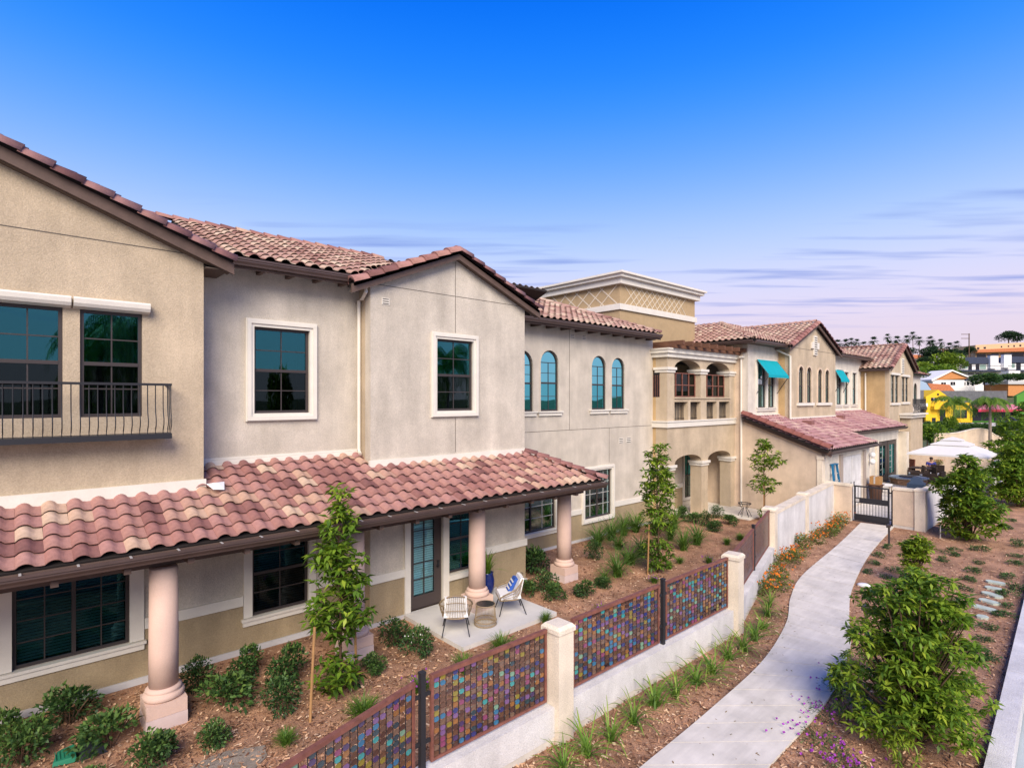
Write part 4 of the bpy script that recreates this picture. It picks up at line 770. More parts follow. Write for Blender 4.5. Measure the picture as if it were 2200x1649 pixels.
# ------------------------------------------------------------------ plants
def leaf_arrays(C, Dr, Nn, Ln, Wd):
    """quads folded along the midrib: base, left, tip, right"""
    Dr = Dr/np.linalg.norm(Dr, axis=1, keepdims=True); S = np.cross(Dr, Nn); S /= np.linalg.norm(S, axis=1, keepdims=True)+1e-9; U = np.cross(S, Dr)
    b = C; t = C+Dr*Ln[:, None]-U*(Ln*.18)[:, None]; mid = C+Dr*(Ln*.45)[:, None]; l = mid+S*Wd[:, None]/2+U*(Wd*.22)[:, None]; r = mid-S*Wd[:, None]/2+U*(Wd*.22)[:, None]
    return np.stack([b, r, t, l], 1)
def foliage(name, quads, tint, m): n = len(quads); return npmesh(name, quads.reshape(-1, 3), np.arange(4*n).reshape(n, 4), tint, m)
def unit(n, zb=0.0):
    v = rng.normal(size=(n, 3)); v[:, 2] += zb; return v/np.linalg.norm(v, axis=1, keepdims=True)
def blob(n, r, h, L, Wd, lumps=7, zb=.25, inner=.45):
    """leaf cloud over lumpy mound: n leaves, radius r, height h"""
    lc = unit(lumps, .3)*np.array([r*.55, r*.55, h*.28])+np.array([0, 0, h*.5]); k = rng.integers(0, lumps, n); d = unit(n, .15); q = inner+(1-inner)*rng.random(n)**.5
    C = lc[k]+d*q[:, None]*np.array([r*.5, r*.5, h*.36]); C[:, 2] = np.maximum(C[:, 2], .02); out = C-np.array([0, 0, h*.35]); out /= np.linalg.norm(out, axis=1, keepdims=True)
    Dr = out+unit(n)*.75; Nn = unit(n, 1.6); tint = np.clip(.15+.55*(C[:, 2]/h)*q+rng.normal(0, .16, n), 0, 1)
    return leaf_arrays(C, Dr, Nn, L*rng.uniform(.6, 1.25, n), Wd*rng.uniform(.7, 1.2, n)), tint
def whorls(cent, nl, L, Wd, droop=.35, fresh=.25):
    """rosettes of lance leaves at twig tips"""
    n = len(cent); C = np.repeat(cent, nl, 0); az = np.tile(np.arange(nl)*2.4, n)+np.repeat(rng.uniform(0, 6.3, n), nl); el = rng.uniform(-.6, .8, n*nl)-droop*.3
    Dr = np.stack([np.cos(az)*np.cos(el), np.sin(az)*np.cos(el), np.sin(el)], -1)+unit(n*nl)*.2; Nn = np.stack([-np.cos(az)*np.sin(el)*.6, -np.sin(az)*np.sin(el)*.6, np.ones(n*nl)], -1)+unit(n*nl)*.25
    ft = np.repeat(rng.random(n) < fresh, nl)*.32
    return leaf_arrays(C+Dr*.01, Dr, Nn, L*rng.uniform(.6, 1.2, n*nl), Wd*rng.uniform(.8, 1.2, n*nl)), np.clip(rng.normal(.38, .17, n*nl)+ft, 0, 1)
def blades(n, L, Wd, h, spread=1.0, seg_=4):
    """arching strap leaves"""
    out = []; T = []
    for i in range(n):
        az = rng.uniform(0, 6.28); l = L*rng.uniform(.6, 1.15); e0 = rng.uniform(.7, 1.45)/max(spread, .4)**.3; p = np.array([rng.normal(0, .03), rng.normal(0, .03), 0]); e = min(e0, 1.5); w = Wd*rng.uniform(.7, 1.2); tt = np.clip(rng.normal(.5, .2), 0, 1)
        s = np.array([-math.sin(az), math.cos(az), 0]); curl = rng.uniform(.9, 2.0)*spread
        for k in range(seg_):
            d = np.array([math.cos(az)*math.cos(e), math.sin(az)*math.cos(e), math.sin(e)]); q = p+d*l/seg_; w0 = w*(1-.12*k); w1 = w*(1-.12*(k+1)) if k < seg_-1 else w*.12
            if q[2] < .01: q[2] = .01
            out.append([p-s*w0/2, q-s*w1/2, q+s*w1/2, p+s*w0/2]); T.append(np.clip(tt+.08*k, 0, 1)); p = q; e -= curl/seg_
    return np.array(out), np.array(T)
def flowers(n, r, h, sz, m, name='flower'):
    c = np.stack([rng.normal(0, r*.5, n), rng.normal(0, r*.5, n), h*rng.uniform(.75, 1.1, n)], -1); Qs = []
    for i in range(n):
        for k in range(3):
            d = unit(1, .5)[0]; a = np.cross(d, [.3, .5, .8]); a /= np.linalg.norm(a); b_ = np.cross(d, a); Qs.append([c[i]-a*sz-b_*sz, c[i]+a*sz-b_*sz, c[i]+a*sz+b_*sz, c[i]-a*sz+b_*sz])
    q = np.array(Qs); return npmesh(name, q.reshape(-1, 3), np.arange(4*len(q)).reshape(-1, 4), np.full(len(q), .5), m)
def stems_mesh(n, r, h):
    mb = MB()
    for k in range(n): a = 6.28*k/n+random.random(); mb.tube([(0, 0, -.02), (math.cos(a)*r*.3, math.sin(a)*r*.3, h*.4), (math.cos(a)*r*.6, math.sin(a)*r*.6, h*.75)], [.012, .009, .004], 4, False)
    me = D.meshes.new('stem'); me.from_pydata(mb.v, [], mb.f); me.materials.append(BARK); return me
PROTO = {}
def plant(kind, name, cat, loc, label, group, sc=1.0, var=0):
    rz = random.uniform(0, 6.28); k = (kind, var % 3); s3 = (sc*random.uniform(.84, 1.2), sc*random.uniform(.84, 1.2), sc*random.uniform(.85, 1.2))
    if k not in PROTO:
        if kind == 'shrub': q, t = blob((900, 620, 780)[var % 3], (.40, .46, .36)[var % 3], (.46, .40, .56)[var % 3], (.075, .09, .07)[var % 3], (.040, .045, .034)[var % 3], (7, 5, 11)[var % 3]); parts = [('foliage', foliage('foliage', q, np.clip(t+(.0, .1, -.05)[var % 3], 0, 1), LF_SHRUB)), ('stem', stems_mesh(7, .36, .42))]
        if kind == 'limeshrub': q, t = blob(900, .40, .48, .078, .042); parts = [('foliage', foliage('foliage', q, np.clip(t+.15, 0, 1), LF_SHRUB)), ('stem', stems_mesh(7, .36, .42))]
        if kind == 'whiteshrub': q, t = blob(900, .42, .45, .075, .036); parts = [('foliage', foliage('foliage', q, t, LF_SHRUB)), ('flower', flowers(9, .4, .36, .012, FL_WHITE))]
        if kind == 'tuft': q, t = blades(220, .36, .014, .3, .75, 3); parts = [('foliage', foliage('foliage', q, t*.8, LF_BLADE))]
        if kind == 'purpletuft': q, t = blades(200, .34, .013, .3, .8, 3); parts = [('foliage', foliage('foliage', q, t*.7, LF_BLADE)), ('flower', flowers(16, .26, .24, .014, FL_PURP))]
        if kind == 'liriope': q, t = blades(120, .62, .020, .45, .9, 4); parts = [('foliage', foliage('foliage', q, t*.55, LF_BLADE))]
        if kind == 'daylily': q, t = blades(36, .64, .034, .5, 1.0, 5); parts = [('foliage', foliage('foliage', q, np.clip(t*.95, 0, 1), LF_BLADE))]
        if kind == 'lantana': q, t = blob(420, .34, .34, .05, .03); parts = [('foliage', foliage('foliage', q, t, LF_BRONZE)), ('flower', flowers(26, .36, .33, .016, FL_ORANGE))]
        if kind == 'cover': q, t = blob(240, .24, .13, .07, .022, 5); parts = [('foliage', foliage('foliage', q, t, LF_SHRUB))]
        if kind == 'iceplant': q, t = blob(300, .42, .12, .06, .016, 8); parts = [('foliage', foliage('foliage', q, t, LF_SHRUB)), ('flower', flowers(34, .55, .13, .017, FL_PURP))]
        if kind == 'limeclump':
            c = unit(26, .6)*np.array([.3, .3, .2])+np.array([0, 0, .25]); q, t = whorls(c, 9, .16, .036, .3, .6); parts = [('foliage', foliage('foliage', q, t, LF_LIME)), ('stem', stems_mesh(6, .3, .35))]
        r = thing(name, label, cat, (0, 0, 0), group, 0, True)
        for nm, me in parts: link(nm, me, r, kind='stuff')
        PROTO[k] = r; r.location = loc; r.rotation_euler = (0, 0, rz); r.scale = s3; return r
    return dup(PROTO[k], loc, rz, s3, label, group, name, cat)
def put(kind, name, cat, group, lst, z=0.0, mul=1.0):
    for i, (px, py, sc, lab) in enumerate(lst): x, y = gp(px, py, z); plant(kind, name, cat, (x, y, 0), lab, group, sc*mul, i)
G1 = 'dark rounded shrubs in the bed by the porch'
put('shrub', 'rounded_shrub', 'shrub', G1, [
 (150, 1555, .95, 'dark shrub against the wall left of the nearest column'), (238, 1605, 1.0, 'dark shrub in open mulch left of the nearest column'),
 (425, 1482, .85, 'dark shrub right behind the nearest column'), (525, 1452, .85, 'dark shrub hugging the wall beneath the second window'),
 (478, 1515, 1.0, 'glossy dark shrub in front of the wall, right of the nearest column'), (605, 1530, .9, 'dark shrub just left of the leaning tree stake'),
 (615, 1460, 1.0, 'large dark shrub near the wall left of the staked tree'), (6, 1590, .8, 'dark shrub half cut by the left picture edge'),
 (847, 1385, .9, 'dark shrub by the left corner of the patio slab'), (1156, 1232, 1.25, 'big dark shrub just left of the last column'), (1190, 1285, .75, 'dark shrub in front of the last column plinth'),
 (1171, 1268, .9, 'dark shrub beside the patio below the last column'), (1255, 1280, .7, 'small dark shrub right of the last column plinth'), (1130, 1275, .7, 'dark shrub behind the right wicker chair'),
 (1275, 1200, .85, 'dark ball shrub past the last column, near the far window'), (1300, 1262, .62, 'small dark shrub alone in the mulch right of the last column'),
 (1493, 1122, .9, 'dark shrub in front of the arched entry pillar'), (1515, 1130, .85, 'dark shrub beside the entry paving edge'), (1540, 1142, .85, 'dark shrub at the front corner of the bed near the entry'), (1564, 1126, .8, 'dark shrub next to the iron plant stand'),
 (1540, 1112, .7, 'small dark shrub on the entry paving edge'), (1470, 1112, .9, 'dark shrub under the entry window')], mul=1.12)
put('limeshrub', 'rounded_shrub', 'shrub', G1, [(45, 1640, 1.05, 'yellow green edged shrub in the bottom left corner'), (318, 1658, .95, 'lighter green shrub at the bottom edge below the nearest column'), (196, 1690, .55, 'low green shrub below the drain box'), (458, 1602, .72, 'round green shrub right of the nearest column plinth'), (806, 1442, .68, 'round bright shrub right of the staked tree plinth')])
put('whiteshrub', 'flowering_shrub', 'shrub', G1, [(895, 1405, .95, 'dark shrub dotted with white flowers beside the patio slab')])
G2 = 'small grassy tufts inside the fence'
put('tuft', 'grass_tuft', 'grass tuft', G2, [(998, 1445, .95, 'green grass tuft in front of the patio corner'), (1078, 1405, .95, 'green grass tuft at the outer edge of the patio slab'), (781, 1545, 1.0, 'grass tuft at the foot of the staked tree'), (1172, 1338, .7, 'grass tuft at the right corner of the patio'), (1438, 1222, .65, 'pale tuft in the mulch in front of the middle staked tree'), (1562, 1170, .65, 'tuft in the mulch just behind the angled screen'), (1591, 1160, .75, 'bright tuft beside the tall wall post'), (614, 1600, .6, 'yellowish tuft near the bottom mosaic screen'), (1460, 1210, .6, 'thin tuft right of the middle staked tree')], mul=1.25)
put('purpletuft', 'purple_flowering_tuft', 'flowering plant', 'tufts with purple flowers', [(900, 1490, 1.05, 'tuft with purple flowers between patio and nearest screen'), (1405, 1252, .85, 'tuft with purple flowers behind the right long mosaic screen'), (1523, 1210, .8, 'tuft with purple flowers behind the second white post'), (1290, 1315, .7, 'purple flowering plant low behind the mosaic screen')])
G3 = 'liriope clumps near the middle staked tree'
put('liriope', 'liriope_clump', 'grass clump', G3, [(1326, 1238, .8, 'blue green clump in the mulch right of the last column'), (1299, 1252, .5, 'small clump beside the lone small shrub'), (1285, 1172, .8, 'dark clump along the wall, nearest the large grid window'), (1312, 1160, .85, 'dark clump along the wall below the grid window sill'), (1340, 1150, .9, 'dark clump along the wall right of the grid window'), (1366, 1143, .9, 'dark clump at the wall behind the middle staked tree'), (1330, 1180, .8, 'dark clump left of the middle staked tree'), (1352, 1212, .85, 'dark clump in front of the middle staked tree'), (1378, 1195, .8, 'dark clump at the stake of the middle tree'), (1440, 1160, .9, 'dark clump right behind the middle staked tree'), (1468, 1182, .8, 'clump between the middle tree and the entry'), (1498, 1170, .95, 'bright spiky clump in front of the entry shrubs'), (1410, 1150, .9, 'dark clump hidden behind the middle staked tree'), (1450, 1135, .85, 'dark clump at the corner of the balcony block')], mul=1.75)
lil = [(1208, 1655, .8), (1262, 1625, 1.0), (1312, 1592, .9), (1363, 1555, .9), (1404, 1518, 1.1), (1452, 1497, .95), (1496, 1470, 1.05), (1532, 1448, 1.0), (1565, 1416, 1.05), (1597, 1398, .9), (1622, 1376, .95), (1638, 1352, .8), (1649, 1325, .9), (1654, 1303, .8)]
ords = ['first', 'second', 'third', 'fourth', 'fifth', 'sixth', 'seventh', 'eighth', 'ninth', 'tenth', 'eleventh', 'twelfth', 'thirteenth', 'fourteenth', 'fifteenth', 'sixteenth', 'seventeenth', 'eighteenth', 'nineteenth', 'twentieth', 'twenty first', 'twenty second', 'twenty third', 'twenty fourth', 'twenty fifth', 'twenty sixth', 'twenty seventh', 'twenty eighth', 'twenty ninth']
put('daylily', 'daylily', 'daylily', 'daylilies between the low wall and the path', [(x, y, s, 'green daylily between white wall and path, %s from the bottom edge' % ords[i]) for i, (x, y, s) in enumerate(lil)])
lan = [(1653, 1285, 1.0), (1661, 1266, 1.05), (1666, 1243, 1.0), (1685, 1222, 1.0), (1699, 1207, 1.0), (1714, 1196, 1.0), (1736, 1178, 1.05), (1758, 1167, 1.05), (1772, 1151, 1.05), (1787, 1142, 1.05), (1801, 1130, 1.05), (1811, 1123, 1.0)]
put('lantana', 'lantana', 'flowering plant', 'orange lantanas along the tall white wall', [(x, y, s, 'orange flowering lantana between tall wall and path, %s counted towards the gate' % ords[i]) for i, (x, y, s) in enumerate(lan)], mul=1.22)
cov = [(1890, 1196), (1875, 1212), (1868, 1230), (1910, 1178), (1923, 1227), (1903, 1242), (2028, 1204), (2039, 1192), (2106, 1184), (2051, 1182), (2104, 1211), (2089, 1229), (2073, 1267), (2081, 1249), (2166, 1243), (2169, 1282), (2166, 1304), (2164, 1328), (2121, 1349), (2113, 1376), (2113, 1410), (2189, 1267), (2183, 1164), (2181, 1196), (2179, 1212), (2186, 1174), (2053, 1299), (2172, 1120), (2160, 1135)]
cov.sort(key=lambda c: -c[1])
put('cover', 'groundcover_plant', 'ground cover', 'small ground cover plants dotted over the right mulch bed', [(x, y, random.uniform(.7, 1.1) if y < 1390 else 1.2, 'small green ground cover plant in the right mulch bed, %s nearest the camera' % ords[i]) for i, (x, y) in enumerate(cov)])
put('iceplant', 'flowering_ground_cover', 'flowering plant', 'purple flowering mats along the right side of the path', [(1808, 1478, .9, 'purple flowering mat at the path edge left of the big shrub'), (1772, 1535, .8, 'purple flowering mat beside the path below the first lime clump'), (1765, 1598, 1.0, 'purple flowering mat near the bottom right of the path'), (1805, 1640, .9, 'purple flowering mat at the bottom edge left of the big shrub')])
put('limeclump', 'lime_green_shrub', 'shrub', 'lime green young shrubs beside the big shrub', [(1808, 1500, .9, 'lime green young shrub at the left foot of the big shrub'), (1835, 1545, .9, 'lime green young shrub in front of the big shrub base'), (1845, 1440, .8, 'lime green young shrub at the path bend beside the big shrub'), (1938, 1645, .8, 'lime green young shrub at the bottom edge in front of the big shrub')])

def staked_tree(base, h, bands, stakes, label, leafL=.19, m=LF_TREE, cat='tree', group='slender staked young trees', name='young_tree', trunk_r=.028):
    """slender young tree: thin trunk, whorled lance leaves in uneven tiers"""
    x, y = base; t = thing(name, label, cat, (x, y, 0), group)
    tm = MB(); pts = [(x, y, -.05), (x+.03, y, h*.3), (x-.02, y+.03, h*.6), (x+.02, y, h*.96)]; tm.tube(pts, [trunk_r, trunk_r*.8, trunk_r*.55, .006], 7); cs = []
    for z0, z1, r, n in bands:
        for k in range(int(n*1.25)):
            z = random.uniform(z0, z1); a = random.uniform(0, 6.28); q = r*random.uniform(.15, 1.0)**.7*(1-.35*abs((z-(z0+z1)/2)/(z1-z0)*2)); c = (x+math.cos(a)*q, y+math.sin(a)*q, z); cs.append(c)
            if k % 4 == 0: tm.tube([(x, y, max(.1, z-.25)), (x+math.cos(a)*q*.5, y+math.sin(a)*q*.5, z-.1), c], [.009, .006, .003], 4, False)
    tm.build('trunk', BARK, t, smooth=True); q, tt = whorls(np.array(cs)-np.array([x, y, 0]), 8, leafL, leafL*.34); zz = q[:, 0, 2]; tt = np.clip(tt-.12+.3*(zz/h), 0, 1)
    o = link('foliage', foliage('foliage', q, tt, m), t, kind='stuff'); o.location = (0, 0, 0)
    for sx, sy, sh in stakes:
        sk = thing('tree_stake', 'round wooden stake of the %s' % label.split(',')[0].replace('slender young tree', 'tree')+', side %s' % ('left' if sx < x else 'right'), 'stake', (sx, sy, 0), 'wooden tree stakes'); MB().tube([(sx, sy, -.1), (sx+(x-sx)*.15, sy+(y-sy)*.15, sh)], .024, 8).build('pole', WOOD, sk)
        MB().tube([(sx+(x-sx)*.12, sy+(y-sy)*.12, sh-.12), (x, y, sh-.08)], .008, 4).build('tie', IRON, sk)
    return t
staked_tree((4.36, 9.45), 3.80, [(3.2, 3.78, .22, 14), (2.75, 3.2, .40, 20), (2.25, 2.7, .50, 46), (1.8, 2.15, .56, 34), (1.25, 1.7, .66, 56), (.95, 1.15, .3, 9), (.05, .66, .5, 34)], [(3.62, 8.95, 1.5), (4.78, 9.62, 1.5)], 'slender young tree in front of the second porch column')
staked_tree((14.6, 9.55), 3.95, [(3.3, 3.9, .40, 30), (2.9, 3.2, .55, 30), (2.1, 2.8, .64, 66), (1.3, 2.0, .60, 46), (.15, 1.0, .5, 48)], [(14.2, 9.65, 1.5)], 'slender young tree left of the balcony, in the middle of the bed')
staked_tree((24.2, 10.5), 3.55, [(3.1, 3.5, .34, 26), (2.2, 3.05, .78, 66), (1.3, 1.95, .66, 44), (.2, .5, .3, 14)], [(23.9, 10.4, 1.7)], 'slender young tree against the cream side wall')
def big_shrub(base, tiers, label, L=.15, m=LF_TREE, group=None, name='large_shrub', nl=9, fresh=.5, droop=.1):
    x, y = base; t = thing(name, label, 'shrub', (x, y, 0), group); tm = MB(); cs = []
    for cx_, cy_, cz, rx, rz_, n in tiers:
        d = unit(n, .25); n = int(n*1.7); d = unit(n, .25); q = .45+.55*rng.random(n)**.5; C = d*q[:, None]*np.array([rx, rx, rz_])+np.array([cx_, cy_, cz]); C[:, 2] = np.maximum(C[:, 2], .08); cs.append(C)
        for k in range(5):
            e = C[k]; tm.tube([(x+random.uniform(-.05, .05), y+random.uniform(-.05, .05), 0), (x+e[0]*.4, y+e[1]*.4, e[2]*.55), (x+e[0], y+e[1], e[2])], [.03, .018, .006], 5, False)
    tm.build('trunk', BARK, t, smooth=True); C = np.concatenate(cs); q, tt = whorls(C, nl, L, L*.34, droop, fresh); up = C[:, 2]; o = link('foliage', foliage('foliage', q, tt, m), t, kind='stuff'); return t
bx, by = gp(1965, 1600)
tl = []
for k in range(24):
    z = .25+2.2*(k+.5)/24; Rz = 1.02*(1-(z/2.95)**2.0)+.05; a = k*2.4+random.uniform(-.4, .4); q = Rz*random.uniform(.5, .84); tl.append((math.cos(a)*q, math.sin(a)*q, z, random.uniform(.26, .40), random.uniform(.18, .27), 24))
tl += [(0, 0, 2.45, .22, .22, 30), (0, 0, .8, .5, .5, 60), (0, 0, 1.6, .4, .4, 50)]
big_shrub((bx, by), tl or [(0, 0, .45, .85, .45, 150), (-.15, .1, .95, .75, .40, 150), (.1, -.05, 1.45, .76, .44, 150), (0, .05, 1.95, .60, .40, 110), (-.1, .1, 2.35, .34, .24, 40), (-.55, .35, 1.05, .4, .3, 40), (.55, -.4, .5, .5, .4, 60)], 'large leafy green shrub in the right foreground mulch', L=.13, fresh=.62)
bx2, by2 = gp(1968, 1262)
big_shrub((bx2, by2), [(0, 0, .75, .34, .35, 30), (.05, 0, 1.15, .36, .3, 34)], 'yellow green slender shrub behind the large foreground shrub', L=.18, m=LF_LIME, fresh=.7)
bx3, by3 = gp(2085, 1160)
big_shrub((bx3, by3), [(0, 0, .6, 1.0, .5, 70), (.5, .3, 1.2, .75, .5, 60), (-.5, -.3, 1.3, .75, .5, 60), (.1, .4, 1.9, .8, .45, 60), (-.3, 0, 2.3, .65, .4, 46), (-.25, .1, 2.85, .4, .35, 22)], 'broad evergreen shrub in front of the courtyard wall', L=.24)
for (px, py, hs, r, lab) in ((2188, 1088, 3.2, 1.2, 'tall bright green shrub at the right picture edge outside the courtyard wall'), (2178, 1060, 4.4, 1.35, 'tall rear shrub at the right edge beside the courtyard wall'), (2215, 1020, 5.4, 1.7, 'tallest green shrub at the right edge, farthest along the courtyard wall')):
    q = gp(px, py); big_shrub(q, [(0, 0, hs*.2, r, hs*.16, 80), (.4, -.3, hs*.42, r*.8, hs*.15, 70), (-.4, .3, hs*.55, r*.8, hs*.15, 70), (0, 0, hs*.8, r*.6, hs*.18, 50)], lab, L=.28, group='tall shrubs outside the courtyard wall', m=LF_TREE)

# ------------------------------------------------------------------ patio furniture
def wicker_chair(loc, facing, label):
    rz = math.atan2(facing[1], facing[0])-math.pi/2; t = thing('wicker_chair', label, 'chair', loc, 'wicker lounge chairs on the patio', rz, True)
    def U(f, n=26):   # U plan curve opening to +y, f: inward scale
        pts = []
        for k in range(n+1):
            s = k/n; a = math.pi*(1.0+s); x = .36*math.cos(a); y = .30*math.sin(a)-.02
            pts.append((x*f, y*f))
        return [(-.36*f, .24*f)]+pts+[(.36*f, .24*f)]
    top = U(1.0); bot = U(.82); zt = [.60+.30*max(0, -y/.32)**1.2 if y < 0 else .60-.10*(y/.24) for x, y in top]
    m = MB(); m.tube([(x*1.02, y*1.04, z) for (x, y), z in zip(top, zt)], .018, 6); m.tube([(x, y, .37) for x, y in bot]+[(.29, .30, .37), (-.29, .30, .37), (bot[0][0], bot[0][1], .37)], .016, 6)
    m.tube([(top[0][0], top[0][1], zt[0]), (-.30, .29, .45), (-.29, .30, .37)], .016, 6); m.tube([(top[-1][0], top[-1][1], zt[-1]), (.30, .29, .45), (.29, .30, .37)], .016, 6); m.build('frame', WICK, t, smooth=True)
    m = MB()
    for i in range(len(top)-1):
        for u in (0,):
            x = top[i][0]*(1-u)+top[i+1][0]*u; y = top[i][1]*(1-u)+top[i+1][1]*u; z = zt[i]*(1-u)+zt[i+1]*u; xb = bot[i][0]*(1-u)+bot[i+1][0]*u; yb_ = bot[i][1]*(1-u)+bot[i+1][1]*u
            m.tube([(xb, yb_, .37), ((x+xb)/2*1.05, (y+yb_)/2*1.05, (z+.37)/2), (x*1.02, y*1.04, z)], .0055, 4, False)
    for q in (.35, .7): m.tube([((x*q+bx_*(1-q))*1.04, (y*q+by_*(1-q))*1.04, .37+(z-.37)*q) for (x, y), (bx_, by_), z in zip(top, bot, zt)], .007, 4)
    m.build('wicker_rods', WICK, t, kind='stuff')
    for sx in (-1, 1):
        for sy in (-1, 1): MB().tube([(sx*.22, sy*.2, .37), (sx*.30, sy*.30+(.02 if sy > 0 else -.04), 0)], [.017, .011], 6).build('leg', IRON, t)
    c = MB(); c.loft([(-.27, -.22, .385), (.27, -.22, .385), (.28, .3, .385), (-.28, .3, .385)], [(-.25, -.2, .49), (.25, -.2, .49), (.26, .29, .48), (-.26, .29, .48)]); c.build('seat_cushion', WHITE, t)
    c = MB(); c.loft([(-.25, -.21, .49), (.25, -.21, .49), (.24, -.08, .50), (-.24, -.08, .50)], [(-.24, -.30, .86), (.24, -.30, .86), (.23, -.22, .86), (-.23, -.22, .86)]); c.build('back_cushion', WHITE, t)
    p = MB(); p.loft([(-.02, -.04, .5), (.24, -.05, .5), (.24, .06, .5), (-.02, .06, .5)], [(-.04, -.19, .78), (.23, -.19, .78), (.23, -.12, .80), (-.04, -.12, .80)]); pil = p.build('striped_pillow', BLUE, t)
    for k in range(3):
        p = MB(); z0 = .54+.08*k; f = (z0-.5)/.3; y0 = .06-.18*f; p.hexa([(-.025-.02*f, y0-.0, z0), (.241, y0, z0), (.241, y0+.006, z0), (-.025-.02*f, y0+.006, z0), (-.03-.02*f, y0-.018, z0+.03), (.241, y0-.018, z0+.03), (.241, y0-.01, z0+.03), (-.03-.02*f, y0-.01, z0+.03)]); p.build('stripe', WHITE, pil)
    return t
def mid(*ps): return Vector((sum(p[0] for p in ps)/len(ps), sum(p[1] for p in ps)/len(ps)))
n1_, n2_, f1_, f2_ = [gp(*q, .095) for q in ((957, 1372), (1014, 1364), (945, 1346), (1002, 1339))]
c1 = mid(n1_, n2_, f1_, f2_); wicker_chair((c1.x, c1.y, .097), (.60, .80), 'wicker lounge chair seen from behind, left of the drum table')
c2 = gp(1096, 1312, .095); wicker_chair((c2[0], c2[1], .097), (-.85, .50), 'wicker lounge chair with blue striped pillow, right of the drum table')
tx, ty = gp(1043, 1340, .095)
t = thing('drum_table', 'round wicker drum side table with a black top between two chairs', 'table', (tx, ty, .097))
m = MB()
for k in range(44): a = k*2*math.pi/44; m.tube([(tx+.25*math.cos(a), ty+.25*math.sin(a), .10), (tx+.215*math.cos(a+.05), ty+.215*math.sin(a+.05), .56)], .006, 4, False)
m.build('wicker_rods', WICK, t, kind='stuff')
for r, z in ((.25, .115), (.255, .2), (.22, .56)): MB().tube([(tx+r*math.cos(k*.2618), ty+r*math.sin(k*.2618), z) for k in range(25)], .014, 6).build('ring', WICK, t, smooth=True)
MB().lathe(tx, ty, [(.001, .545), (.212, .545), (.212, .568), (.001, .568)], 24).build('table_top', mat('black_glass_top', (.02, .02, .022), .25), t)
def potted(loc, label, pot_m, h, r, leaf):
    x, y, z = loc; t = thing('potted_plant', label, 'potted plant', loc); p = MB(); p.lathe(x, y, [(r*.6, z), (r*.95, z+h*.35), (r, z+h*.7), (r*.82, z+h*.95), (r*.9, z+h), (r*.75, z+h), (r*.7, z+h*.9), (.001, z+h*.9)], 18); p.build('pot', pot_m, t, smooth=True)
    q, tt = blades(60, .7, .03, .5, .7, 4); o = link('foliage', foliage('foliage', q+np.array([0, 0, h*.9]), tt*.8, leaf), t, kind='stuff')
px_, py_ = gp(1046, 1279, .095); potted((px_, py_, .097), 'cobalt blue glazed pot with leafy plant behind the third column', mat('blue_glaze', (.008, .02, .13), .2, spec=.6), .62, .2, LF_TREE)
# drain box
dx, dy = gp(178, 1618)
t = thing('drain_box', 'green plastic drain lid beside a black box with round hole in the mulch', 'drain', (dx, dy, 0))
m = MB(); m.loft([(dx-.08, dy-.2, 0), (dx+.28, dy-.2, 0), (dx+.28, dy+.2, 0), (dx-.08, dy+.2, 0)], [(dx-.02, dy-.15, .13), (dx+.22, dy-.15, .13), (dx+.22, dy+.15, .13), (dx-.02, dy+.15, .13)]); m.build('box', mat('black_plastic', (.02, .024, .03), .5), t)
MB().lathe(dx+.1, dy, [(.115, .131), (.115, .16), (.085, .165), (.085, .12), (.001, .12)], 18).build('collar', MATS['black_plastic'], t)
m = MB(); m.loft([(dx-.36, dy-.14, .02), (dx-.09, dy-.2, .02), (dx-.09, dy+.2, .02), (dx-.30, dy+.16, .02)], [(dx-.35, dy-.13, .08), (dx-.09, dy-.19, .10), (dx-.09, dy+.19, .10), (dx-.29, dy+.15, .08)]); ld = m.build('lid', mat('green_plastic', (.02, .17, .10), .5), t)
for k in range(5): MB().box(dx-.32+.045*k, dx-.31+.045*k, dy-.12, dy+.12, .085+.003*k, .1).build('rib', MATS['green_plastic'], ld)
# small garden things
STN = mat('pale_green_stone', (.43, .49, .42), .9, var=.15, vscale=6, bump=.3)
steps = [((2118, 1245), (2160, 1253)), ((2116, 1258), (2155, 1266)), ((2112, 1269), (2152, 1282)), ((2105, 1284), (2147, 1296)), ((2088, 1297), (2141, 1311)), ((2099, 1319), (2122, 1326))]
wh = ['farthest long pale green stepping stone', 'second farthest pale green stepping stone', 'third pale green stepping stone from the far end', 'fourth pale green stepping stone from the far end', 'longest pale green stepping stone, with rounded ends', 'nearest and smallest stepping stone, round']
for (a, b), lab in zip(steps, wh):
    p, q = Vector(gp(*a, .05)), Vector(gp(*b, .05)); d = (q-p); L = d.length; d.normalize(); nrm = Vector((-d.y, d.x)); hw = .13; c = .07
    pts = [p+d*c-nrm*hw, q-d*c-nrm*hw, q-nrm*(hw-c), q+nrm*(hw-c), q-d*c+nrm*hw, p+d*c+nrm*hw, p+nrm*(hw-c), p-nrm*(hw-c)]; ctr = (p+q)/2
    o = MB().prism([tuple(v) for v in pts], -.02, .05).build('stepping_stone', STN, loc=(ctr.x, ctr.y, 0)); tag(o, lab+' in the right mulch', 'stepping stone', 'pale green stepping stones')
for (px, py, lab) in ((1910, 1171, 'bronze path light post beside the end of the path near the gate'), (1861, 1372, 'bronze path light post half hidden left of the large shrub')):
    x, y = gp(px, py); t = thing('path_light', lab, 'path light', (x, y, 0), 'bronze path lights'); MB().lathe(x, y, [(.035, -.05), (.035, .66)], 10).build('post', BRONZE, t); MB().box(x-.17, x+.05, y-.05, y+.05, .661, .76).build('head', BRONZE, t)
